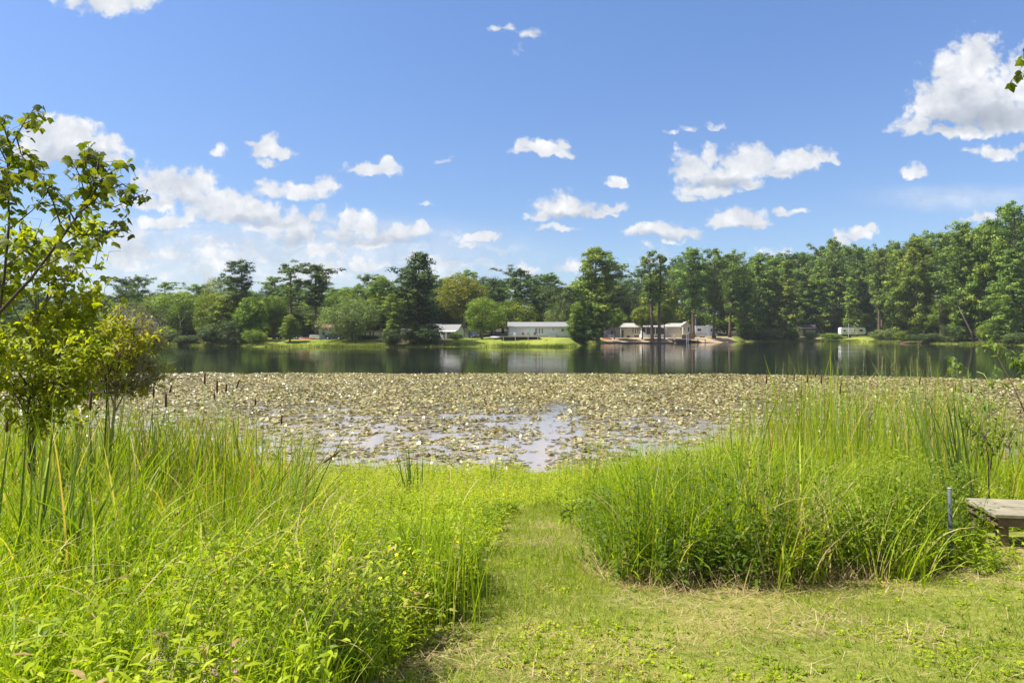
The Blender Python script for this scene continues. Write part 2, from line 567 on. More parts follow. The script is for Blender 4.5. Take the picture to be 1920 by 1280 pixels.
M['lily'] = leafy('lily_pad_leaf', [(0, (0.05, 0.05, 0.018)), (0.22, (0.12, 0.11, 0.035)), (0.42, (0.25, 0.225, 0.075)), (0.62, (0.40, 0.35, 0.15)), (0.74, (0.17, 0.085, 0.045)), (0.82, (0.33, 0.31, 0.08)), (0.92, (0.46, 0.41, 0.24)), (1, (0.58, 0.53, 0.42))], 0.15, 0.40, 0.9, tint=(1.2, 1.1, .5))
M['spike'] = paint('cattail_spike_brown', (0.085, 0.034, 0.02), 0.9, 0.35, 90, 0.4)
M['stalk'] = paint('stalk_green', (0.16, 0.22, 0.05), 0.6, 0.25, 20)
M['petal_yellow'] = paint('petal_yellow', (0.75, 0.62, 0.02), 0.5, 0.1, 30)
M['petal_pink'] = paint('petal_pink', (0.62, 0.30, 0.50), 0.6, 0.15, 60)
M['petal_white'] = paint('petal_white', (0.80, 0.80, 0.74), 0.5, 0.05, 60)
M['frond'] = leafy('frond_leaflets', [(0, (0.16, 0.13, 0.05)), (1, (0.26, 0.24, 0.08))], 0.3)
M['white_siding'] = siding('white_siding', (0.58, 0.60, 0.59))
M['cream_siding'] = siding('cream_siding', (0.52, 0.49, 0.39))
M['mauve_siding'] = siding('grey_mauve_siding', (0.30, 0.28, 0.33), 0.3, True)
M['yellow_siding'] = siding('pale_yellow_siding', (0.66, 0.60, 0.40))
M['pink_siding'] = siding('dusty_pink_siding', (0.42, 0.33, 0.27))
M['tan_siding'] = siding('tan_siding', (0.42, 0.35, 0.27), 0.25, True)
M['white'] = paint('white_paint', (0.66, 0.66, 0.64), 0.5, 0.05, 4)
M['white_metal'] = paint('white_metal', (0.62, 0.63, 0.64), 0.3, 0.06, 1.5)
M['roof_grey'] = paint('grey_shingle', (0.17, 0.17, 0.17), 0.85, 0.25, 9, 0.3)
M['roof_pale'] = paint('pale_metal_roof', (0.30, 0.29, 0.26), 0.5, 0.12, 2)
M['roof_dark'] = paint('dark_shingle', (0.055, 0.05, 0.06), 0.85, 0.25, 9, 0.3)
M['roof_red'] = paint('red_shingle', (0.17, 0.085, 0.065), 0.8, 0.2, 8, 0.3)
M['glass'] = paint('window_glass', (0.02, 0.025, 0.035), 0.06, 0.2, 1, spec=0.8)
M['screen'] = paint('insect_screen', (0.035, 0.04, 0.055), 0.5, 0.2, 5)
M['mint'] = paint('mint_paint', (0.42, 0.66, 0.56), 0.5, 0.08, 4)
M['wood'] = paint('weathered_wood', (0.30, 0.26, 0.21), 0.85, 0.25, 6, 0.3)
M['wood_dark'] = paint('dark_wood', (0.07, 0.06, 0.055), 0.9, 0.3, 5, 0.3)
M['dark'] = paint('dark_paint', (0.025, 0.027, 0.035), 0.5, 0.2, 4)
M['navy'] = paint('navy_car_paint', (0.02, 0.03, 0.08), 0.2, 0.1, 1.5, spec=0.7)
M['tyre'] = paint('tyre_rubber', (0.02, 0.02, 0.02), 0.9, 0.2, 10)
M['blue'] = paint('blue_plastic', (0.03, 0.10, 0.55), 0.35, 0.1, 4)
M['red'] = paint('red_plastic', (0.22, 0.045, 0.035), 0.4, 0.1, 4)
M['grey'] = paint('grey_paint', (0.34, 0.34, 0.36), 0.5, 0.12, 4)
M['pipe'] = paint('blue_grey_plastic', (0.05, 0.066, 0.074), 0.7, 0.35, 40)
M['brick'] = paint('terracotta', (0.20, 0.11, 0.07), 0.85, 0.25, 6)


def plank_mat():
    m, t, b = new_mat('bench_boards')
    tc = t.new('ShaderNodeTexCoord')
    v = t.vec('MULTIPLY', tc.outputs['Object'], (2.0, 30.0, 8.0))
    n = t.noise(v, 2.5, 8, 0.7, dist=0.6)
    n2 = t.noise(tc.outputs['Object'], 5, 5, 0.6)
    c = t.ramp(t.math('MULTIPLY_ADD', n2, 0.4, t.math('MULTIPLY', n, 0.6)), [(0.35, (0.10, 0.085, 0.055)), (0.5, (0.21, 0.185, 0.125)), (0.65, (0.29, 0.26, 0.185))])
    t.l.new(c, b.inputs['Base Color'])
    b.inputs['Roughness'].default_value = 0.8
    bp = t.new('ShaderNodeBump')
    bp.inputs['Strength'].default_value = 0.35
    bp.inputs['Distance'].default_value = 0.01
    t.l.new(n, bp.inputs['Height'])
    t.l.new(bp.outputs[0], b.inputs['Normal'])
    return m


M['planks'] = plank_mat()
M['bench_wood'] = paint('bench_frame_wood', (0.13, 0.095, 0.06), 0.85, 0.35, 14, 0.3, spec=.15)


def ground_mat():
    m, t, b = new_mat('earth_and_turf')
    tc = t.new('ShaderNodeTexCoord')
    o = tc.outputs['Object']
    at = t.new('ShaderNodeAttribute', attribute_name='sand')
    n1 = t.noise(o, 1.1, 6, 0.6)
    n2 = t.noise(o, 14.0, 6, 0.7)
    n3 = t.noise(o, 0.09, 5, 0.6)
    near = t.ramp(t.math('MULTIPLY_ADD', n2, 0.5, t.math('MULTIPLY', n1, 0.5)), [(0.33, (0.06, 0.07, 0.016)), (0.47, (0.14, 0.16, 0.026)), (0.60, (0.24, 0.22, 0.06)), (0.75, (0.33, 0.26, 0.12))])
    far = t.ramp(t.math('MULTIPLY_ADD', n1, 0.45, t.math('MULTIPLY', n3, 0.55)), [(0.38, (0.08, 0.10, 0.02)), (0.46, (0.14, 0.175, 0.026)), (0.54, (0.19, 0.215, 0.035)), (0.62, (0.27, 0.25, 0.075)), (0.7, (0.22, 0.17, 0.09))])
    sepx = t.new('ShaderNodeSeparateXYZ')
    t.l.new(o, sepx.inputs[0])
    fy = t.step(sepx.outputs[1], 25, 60)
    c = t.mix(fy, near, far)
    sand = t.ramp(n1, [(0.3, (0.20, 0.14, 0.09)), (0.55, (0.32, 0.24, 0.16)), (0.75, (0.17, 0.18, 0.05))])
    c = t.mix(t.step(t.math('MULTIPLY_ADD', t.math('SUBTRACT', n1, 0.5), 0.6, at.outputs['Fac']), 0.35, 0.65), c, sand)
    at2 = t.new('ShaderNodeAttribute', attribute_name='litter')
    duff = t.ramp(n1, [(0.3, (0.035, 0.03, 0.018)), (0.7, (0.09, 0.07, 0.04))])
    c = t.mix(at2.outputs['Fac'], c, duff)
    t.l.new(c, b.inputs['Base Color'])
    b.inputs['Roughness'].default_value = 0.95
    b.inputs['Specular IOR Level'].default_value = 0.1
    bp = t.new('ShaderNodeBump')
    bp.inputs['Strength'].default_value = 0.7
    bp.inputs['Distance'].default_value = 0.03
    t.l.new(n2, bp.inputs['Height'])
    t.l.new(bp.outputs[0], b.inputs['Normal'])
    return m


def water_mat():
    m, t, b = new_mat('lake_water')
    tc = t.new('ShaderNodeTexCoord')
    o = tc.outputs['Object']
    sx = t.new('ShaderNodeSeparateXYZ')
    t.l.new(o, sx.inputs[0])
    mud_glare = t.ramp(t.step(sx.outputs[1], 14, 60), [(0, (0.25, 0.215, 0.195)), (0.5, (0.11, 0.095, 0.08)), (1, (0.010, 0.014, 0.010))])  # shallow mud tone, with reflected sky glare mixed into its paler near end
    t.l.new(mud_glare, b.inputs['Base Color'])
    b.inputs['Roughness'].default_value = 0.035
    b.inputs['IOR'].default_value = 1.33
    b.inputs['Specular IOR Level'].default_value = 0.5
    v = t.vec('MULTIPLY', o, (0.55, 1.6, 1))
    n = t.noise(v, 1.0, 4, 0.55)
    patch = t.step(t.noise(t.vec('MULTIPLY', o, (0.014, 0.04, 1)), 1.0, 3, 0.5), 0.45, 0.65)
    bp = t.new('ShaderNodeBump')
    t.put(bp.inputs['Strength'], t.math('MULTIPLY_ADD', patch, 0.10, 0.07))
    bp.inputs['Distance'].default_value = 0.10
    t.l.new(n, bp.inputs['Height'])
    t.l.new(bp.outputs[0], b.inputs['Normal'])
    return m


# ------------------------------------------------------------------ ground and water
def build_ground():
    ys = np.concatenate([[-60, -30, -15, -8, -4, -2, -1], np.arange(0, 20, 0.22), np.arange(20, 60, 2.5), np.arange(60, 140, 6), np.arange(140, 330, 2.2), np.arange(330, 560, 14), [600, 700, 900, 1250]])
    s = np.linspace(-1, 1, 221)
    s = np.sign(s) * np.abs(s) ** 1.15
    YY, SS = np.meshgrid(ys, s, indexing='ij')
    XX = SS * (16 + np.abs(YY) * 1.25)
    ZZ = ground(XX, YY)
    ny, nx = YY.shape
    idx = np.arange(ny * nx).reshape(ny, nx)
    q = np.stack([idx[:-1, :-1], idx[:-1, 1:], idx[1:, 1:], idx[1:, :-1]], -1).reshape(-1, 4)
    px = 960 + FPX * XX / np.maximum(YY, 4)
    e = YY - shore(XX / np.maximum(YY, 4))
    sand = smooth((px - 1120) / 25) * smooth((1395 - px) / 40) * (e > -6) * smooth((34 - e) / 10)
    sand = np.maximum(sand, 0.55 * smooth((px - 1480) / 20) * smooth((1555 - px) / 20) * (e > 0) * (e < 22))
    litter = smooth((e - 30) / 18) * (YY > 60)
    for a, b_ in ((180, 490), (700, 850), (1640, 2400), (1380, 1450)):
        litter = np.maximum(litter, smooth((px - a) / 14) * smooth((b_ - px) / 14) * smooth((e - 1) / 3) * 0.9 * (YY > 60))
    me = np_mesh('ground', np.stack([XX, YY, ZZ], -1), [q], ground_mat(), {'sand': sand * (YY > 60), 'litter': litter}, True)
    tag(link('ground', me), kind='structure')
    V = [(-900, 6, 0), (900, 6, 0), (900, 420, 0), (-900, 420, 0)]
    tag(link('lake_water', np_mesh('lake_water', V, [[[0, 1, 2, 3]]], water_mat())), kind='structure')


build_ground()


# ------------------------------------------------------------------ blades and leaves (numpy)
def blades(base, h, w, az, lean, curl, segs=4, rnd=None, taper=0.75, yaw=None, wid0=0.6):
    n = len(base)
    t = np.linspace(0, 1, segs + 1)
    th = lean[:, None] + curl[:, None] * t[None] ** 1.5
    thm = 0.5 * (th[:, 1:] + th[:, :-1])
    dl = (h / segs)[:, None]
    hx = np.concatenate([np.zeros((n, 1)), np.cumsum(np.sin(thm) * dl, 1)], 1)
    hz = np.concatenate([np.zeros((n, 1)), np.cumsum(np.cos(thm) * dl, 1)], 1)
    ca, sa = np.cos(az)[:, None], np.sin(az)[:, None]
    C = np.stack([base[:, 0:1] + hx * ca, base[:, 1:2] + hx * sa, base[:, 2:3] + hz], -1)
    if yaw is None:
        yaw = rng.uniform(0, math.pi, n)
    wd = np.stack([np.cos(yaw), np.sin(yaw), np.zeros(n)], -1)[:, None, :]
    prof = (1 - t[:-1]) ** taper * np.where(t[:-1] < 0.25, wid0 + (1 - wid0) * t[:-1] / 0.25, 1)
    half = 0.5 * w[:, None, None] * prof[None, :, None]
    Lf, Rt = C[:, :-1] - wd * half, C[:, :-1] + wd * half
    k = 2 * segs + 1
    V = np.empty((n, k, 3))
    V[:, 0:2 * segs:2] = Lf
    V[:, 1:2 * segs:2] = Rt
    V[:, -1] = C[:, -1]
    o = (np.arange(n) * k)[:, None]
    quads = [o + np.array([[2 * i, 2 * i + 1, 2 * i + 3, 2 * i + 2]]) for i in range(segs - 1)]
    tris = o + np.array([[2 * segs - 2, 2 * segs - 1, 2 * segs]])
    Q = np.concatenate(quads) if quads else np.zeros((0, 4), int)
    if rnd is None:
        rnd = rng.random(n)
    return V.reshape(-1, 3), Q, tris, np.repeat(rnd, k)


def leaves(base, az, pitch, length, width, rnd=None, roll=None, droop=0.25):
    """lance-shaped leaves: 6 points, folded along the midrib and drooping to the tip"""
    n = len(base)
    d = np.stack([np.cos(az) * np.cos(pitch), np.sin(az) * np.cos(pitch), np.sin(pitch)], -1)
    side = np.stack([-np.sin(az), np.cos(az), np.zeros(n)], -1)
    up = np.cross(d, side)
    up = np.where(up[:, 2:3] < 0, -up, up)
    if roll is None:
        roll = rng.normal(0, 0.35, n)
    s2 = side * np.cos(roll)[:, None] + up * np.sin(roll)[:, None]
    u2 = -side * np.sin(roll)[:, None] + up * np.cos(roll)[:, None]
    L, W = length[:, None], width[:, None]
    dz = np.array([0, 0, 1.0])[None]
    p0 = base
    p1 = base + d * L * 0.4 + s2 * W * 0.5 + u2 * W * 0.16
    p2 = base + d * L * 0.4 - s2 * W * 0.5 + u2 * W * 0.16
    p3 = base + d * L * 0.75 + s2 * W * 0.3 - dz * L * droop * 0.35
    p4 = base + d * L * 0.75 - s2 * W * 0.3 - dz * L * droop * 0.35
    p5 = base + d * L - dz * L * droop
    V = np.stack([p0, p1, p2, p3, p4, p5], 1)
    o = (np.arange(n) * 6)[:, None]
    tr = np.concatenate([o + np.array([[0, 1, 2]]), o + np.array([[3, 5, 4]])])
    Q = o + np.array([[2, 1, 3, 4]])
    if rnd is None:
        rnd = rng.random(n)
    return V.reshape(-1, 3), Q, tr, np.repeat(rnd, 6)


class Soup:
    def __init__(s):
        s.V, s.Q, s.T, s.r, s.n = [], [], [], [], 0

    def add(s, res):
        V, Q, T, r = res
        s.V.append(V)
        s.Q.append(Q + s.n)
        s.T.append(T + s.n)
        s.r.append(r)
        s.n += len(V)
        return s

    def mesh(s, name, mat):
        return np_mesh(name, np.concatenate(s.V), [np.concatenate(s.Q), np.concatenate(s.T)], mat, {'rnd': np.concatenate(s.r)})


# ------------------------------------------------------------------ far trees
H0 = 24.0


def cards(c, size, nrm_up=0.4, aspect=0.55, r=None, outward=None):
    """needle sprays and leaf clumps: small bent four-sided faces round the points c"""
    r = r or rng
    n = len(c)
    nrm = r.normal(0, 1, (n, 3))
    nrm /= np.linalg.norm(nrm, axis=1, keepdims=True)
    if outward is not None:
        nrm = nrm * 0.38 + outward
    nrm[:, 2] += nrm_up
    nrm /= np.linalg.norm(nrm, axis=1, keepdims=True)
    a = np.cross(nrm, r.normal(0, 1, (n, 3)))
    a /= np.linalg.norm(a, axis=1, keepdims=True) + 1e-9
    b = np.cross(nrm, a)
    s = size * r.uniform(0.55, 1.25, (n, 1))
    V = np.stack([c - a * s, c - b * s * aspect + nrm * s * 0.2, c + a * s * r.uniform(.6, 1, (n, 1)), c + b * s * aspect * r.uniform(.5, 1.2, (n, 1)) + nrm * s * 0.15], 1)
    Q = (np.arange(n) * 4)[:, None] + np.array([[0, 1, 2, 3]])
    return V.reshape(-1, 3), Q


OUT = []


def in_clump(c, rad, flat, n, r):
    d = r.normal(0, 1, (n, 3))
    d /= np.linalg.norm(d, axis=1, keepdims=True)
    rr = r.random((n, 1)) ** 0.5 * np.where(r.random((n, 1)) < .18, 1.45, 1.0)
    p = d * rr * rad
    p[:, 2] *= flat
    OUT.append(d * np.array([1, 1, 1.3]))
    return c + p


def finish_tree(kind, tubes, pts, rnd, size, up, leafmat, barkmat, r, aspect=0.55):
    V, Q = cards(np.concatenate(pts), size, up, aspect, r, np.concatenate(OUT))
    OUT.clear()
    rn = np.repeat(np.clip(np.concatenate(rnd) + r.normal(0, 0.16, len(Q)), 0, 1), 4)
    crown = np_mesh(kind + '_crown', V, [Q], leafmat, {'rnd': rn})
    return tubes.mesh(kind + '_trunk', barkmat), crown


def conifer(seed, mat, lo=0.42, width=4.2, top=0.35, n_limb=46, flat=0.45, droop=-0.05, fill=1.0, bark='bark', clump=1.15, twin=False, size=0.34, bulge=0.55, nleaf=42):
    """a pine or cypress: a tapering trunk, whorled limbs, flattened needle clumps along them"""
    r = np.random.default_rng(seed)
    tb = Tubes()
    pts, rnd = [], []
    trunks = [(0, 0)] if not twin else [(-0.9, 0), (1.0, 0.5)]
    for ti, (tx, ty) in enumerate(trunks):
        bend = r.normal(0, 0.35, 2)
        ph = r.uniform(0, 6.28, 3)
        H = H0 * (1 if ti == 0 else 0.95)
        axis = lambda f: Vector((tx * (1 + 0.6 * f) + bend[0] * math.sin(2.6 * f), ty + bend[1] * math.sin(2.2 * f), H * f))
        fs = np.linspace(0, 0.98, 12)
        tb.add([axis(f) - Vector((0, 0, 1.2)) if f == 0 else axis(f) for f in fs], [0.40 * (1 - f) ** 0.8 + 0.035 + (0.16 if f == 0 else 0) for f in fs], 8)
        for i in range(n_limb):
            f = lo + (0.985 - lo) * ((i + r.random()) / n_limb) ** 0.9
            q = (f - lo) / (1 - lo)
            prof = (q / bulge) ** 0.55 if q < bulge else (1 - ((q - bulge) / (1 - bulge)) ** 2) ** 0.6 * (1 - top) + top * (1 - (q - bulge) / (1 - bulge))
            az = i * 2.399 + r.normal(0, 0.5)
            lump = 1 + 0.30 * math.sin(az + ph[0] + 5 * f) + 0.22 * math.sin(2 * az + ph[1] - 9 * f) + 0.22 * math.sin(13 * f + ph[2])
            if r.random() < 0.10:
                continue
            L = width * max(0.14, prof) * r.uniform(0.6, 1.1) * lump * (0.72 if twin else 1)
            p0 = axis(f)
            rise = (0.25 + 0.5 * q) * L * r.uniform(0.3, 1.2) if droop <= 0 else -droop * L * (1 - q) + 0.25 * q * L
            p2 = p0 + Vector((math.cos(az) * L, math.sin(az) * L, rise))
            p1 = p0.lerp(p2, 0.5) + Vector((0, 0, 0.06 * L))
            tb.add([p0, p1, p2], [0.085 * (1 - 0.6 * q), 0.055, 0.02], 4)
            tone = r.uniform(0.05, 0.95)
            k = max(2, int(L / 1.25))
            for j in range(k):
                s = 0.30 + 0.70 * (j + 0.6) / k if k > 1 else 0.8
                c = (p0.lerp(p1, s * 2) if s < 0.5 else p1.lerp(p2, s * 2 - 1)) + Vector(r.normal(0, 0.22 * clump, 3))
                rad = clump * r.uniform(0.65, 1.15) * (0.72 + 0.3 * (1 - q))
                nn = int(nleaf * fill * (rad / clump) ** 2)
                pts.append(in_clump(np.array(c), rad, flat, nn, r))
                rnd.append(np.full(nn, tone))
        for j in range(3):
            c = axis(0.965) + Vector(r.normal(0, 0.4, 3))
            pts.append(in_clump(np.array(c), clump * 0.75, 0.8, int(nleaf), r))
            rnd.append(np.full(int(nleaf), 0.6))
    for j in range(0 if lo > 0.25 else 0):
        pass
    return finish_tree('conifer', tb, pts, rnd, size, 0.35, M[mat], M[bark], r)


def broadleaf(seed, mat, width=7.5, trunk=0.22, n_clump=70, flat=0.85, size=0.29, fill=1.0, bark='bark_grey', lobes=4, cone=0.0, hang=0.0):
    """a spreading deciduous tree: forked limbs and leaf clumps over an uneven crown"""
    r = np.random.default_rng(seed)
    tb = Tubes()
    pts, rnd = [], []
    zc = H0 * (trunk + (1 - trunk) * 0.5)
    rz = H0 * (1 - trunk) * 0.5
    fs = np.linspace(0, 1, 7)
    tb.add([(0.5 * math.sin(2 * f), 0.3 * math.sin(3 * f), -1 + (zc + 1) * f) for f in fs], [0.55 * (1 - 0.6 * f) + (0.2 if f == 0 else 0) for f in fs], 8)
    bumps = [(r.normal(0, 1, 3), r.uniform(0.15, 0.4)) for _ in range(lobes + 4)]
    for i in range(n_clump):
        zz = 1 - 2 * (i + 0.5) / n_clump
        th = i * 2.399 + r.normal(0, 0.2)
        d = np.array([math.sqrt(1 - zz * zz) * math.cos(th), math.sqrt(1 - zz * zz) * math.sin(th), zz])
        g = 0.80
        for b, a in bumps:
            b = b / np.linalg.norm(b)
            g += a * max(0, d @ b) ** 4 * 0.8
        g *= r.uniform(0.72, 1.0)
        wz = 1 - cone * max(0, (zz + 1) / 2) ** 1.2
        c = np.array([d[0] * width * 0.5 * g * wz * 1.0, d[1] * width * 0.5 * g * wz, zc + d[2] * rz * min(g, 1.02) * 0.93])
        start = Vector((0, 0, H0 * trunk + (c[2] - H0 * trunk) * 0.35))
        mid = start.lerp(Vector(c), 0.55) + Vector((0, 0, 0.3))
        if i % 2 == 0:
            tb.add([start, mid, Vector(c)], [0.14, 0.08, 0.025], 4)
        rad = width * 0.135 * r.uniform(0.75, 1.35) * (70 / n_clump) ** 0.4
        nn = int(150 * fill)
        tone = r.uniform(0.05, 0.95)
        p = in_clump(c, rad, flat, nn, r)
        if hang:
            p[:, 2] -= hang * r.random(nn) ** 2 * H0 * 0.12
        p[:, 2] = np.maximum(p[:, 2], 0.2)
        pts.append(p)
        rnd.append(np.full(nn, tone))
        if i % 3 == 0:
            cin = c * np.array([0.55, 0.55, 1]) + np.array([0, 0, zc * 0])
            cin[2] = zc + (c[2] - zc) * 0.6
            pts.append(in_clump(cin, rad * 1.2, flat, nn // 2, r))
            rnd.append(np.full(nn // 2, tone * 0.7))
    return finish_tree('broadleaf', tb, pts, rnd, size, 0.3, M[mat], M[bark], r, 0.7)


KINDS = {}


def kind(name, w, maker, *args):
    KINDS[name] = (w, [maker(a) for a in args])


kind('pine', 9.6, lambda s: conifer(s, 'pine', 0.30 + 0.03 * (s % 5), 4.5, n_limb=70, clump=1.15, size=0.27, nleaf=80, flat=0.7, bulge=0.50 + 0.08 * (s % 4), top=0.05), 1, 2, 3, 4, 51, 52, 56, 57)
kind('pine_sparse', 8.4, lambda s: conifer(s, 'pine', 0.52, 4.2, n_limb=30, clump=1.1, bulge=0.68, top=0.05, flat=0.7, size=0.27, nleaf=80), 5, 6, 7)
kind('pine_dark', 10.5, lambda s: conifer(s, 'dark_pine', 0.04, 5.0, n_limb=130, clump=1.4, bulge=0.48, top=0.35, nleaf=95, size=0.28, flat=0.65), 8, 9)
kind('pine_crown', 9.0, lambda s: conifer(s, 'dark_pine', 0.46, 4.4, n_limb=56, clump=1.2, bulge=0.64, top=0.05, flat=0.7, size=0.27, nleaf=90), 10, 11)
kind('pine_twin', 9.0, lambda s: conifer(s, 'pine', 0.46, 4.0, n_limb=34, twin=True, clump=1.1, flat=0.7, size=0.27, nleaf=80), 12)
kind('cypress', 9.6, lambda s: conifer(s, 'cypress', 0.07, 4.6, n_limb=125, flat=0.62, droop=0.30, clump=1.2, bulge=0.38 + 0.1 * (s % 3), top=0.25, bark='bark_grey', nleaf=85, size=0.28), 13, 14, 15, 16, 53, 54, 58)
kind('cypress_slim', 6.0, lambda s: conifer(s, 'cypress', 0.05, 2.9, n_limb=110, flat=0.65, droop=0.25, clump=0.95, bulge=0.22, top=0.8, bark='bark_grey', nleaf=70, size=0.26), 17, 18)
kind('cypress_broad', 13.0, lambda s: conifer(s, 'cypress', 0.10, 6.0, n_limb=125, flat=0.6, droop=0.2, clump=1.45, bulge=0.48, top=0.2, bark='bark_grey', nleaf=110, size=0.30), 19, 20, 55)
kind('round', 15.0, lambda s: broadleaf(s, 'broadleaf', 16, 0.10, 80), 21, 22, 23, 24)
kind('round_dark', 14.0, lambda s: broadleaf(s, 'dark_pine', 15, 0.12, 80), 61, 62)
kind('round_bright', 15.0, lambda s: broadleaf(s, 'bright', 16, 0.16, 80), 25, 26)
kind('round_golden', 14.0, lambda s: broadleaf(s, 'golden', 15, 0.3, 70), 27)
kind('willow', 17.0, lambda s: broadleaf(s, 'willow', 18, 0.03, 100, hang=1.0), 28)
kind('tall_round', 10.5, lambda s: broadleaf(s, 'broadleaf', 11, 0.08, 80, cone=0.35), 29, 30, 31)
kind('cone_bright', 10.0, lambda s: broadleaf(s, 'bright', 10.5, 0.06, 70, cone=0.6), 32)
kind('umbrella', 15.0, lambda s: broadleaf(s, 'broadleaf', 15, 0.36, 70, size=0.4), 39, 40)
kind('bush', 26.0, lambda s: broadleaf(s, 'broadleaf', 27, 0.0, 60, size=0.6), 33, 34)
kind('bush_dark', 26.0, lambda s: broadleaf(s, 'dark_pine', 27, 0.0, 60, size=0.6), 35, 36)
kind('bush_pale', 26.0, lambda s: broadleaf(s, 'willow', 27, 0.0, 60, size=0.6), 37, 38)
_turn = [0]


def tree(kname, px, top, wpx, off, name, label, cat='tree', group=None, d=None):
    w0, variants = KINDS[kname]
    d = float(shore((px - 960) / FPX)) + off if d is None else d
    x = X(px, d)
    z = gz(x, d)
    H = max(1.0, Z(top, d) - z)
    _turn[0] += 1
    tm, cm = variants[_turn[0] % len(variants)]
    sz = H / (H0 * 1.0)
    sx = wpx * d / FPX / w0
    o = empty(name, (x, d, z), random.uniform(0, 6.28) if 'twin' not in kname else 0.15, (sx, sx, sz))
    tag(o, label, cat, group)
    link('trunk', tm, o)
    link('crown', cm, o)
    return o


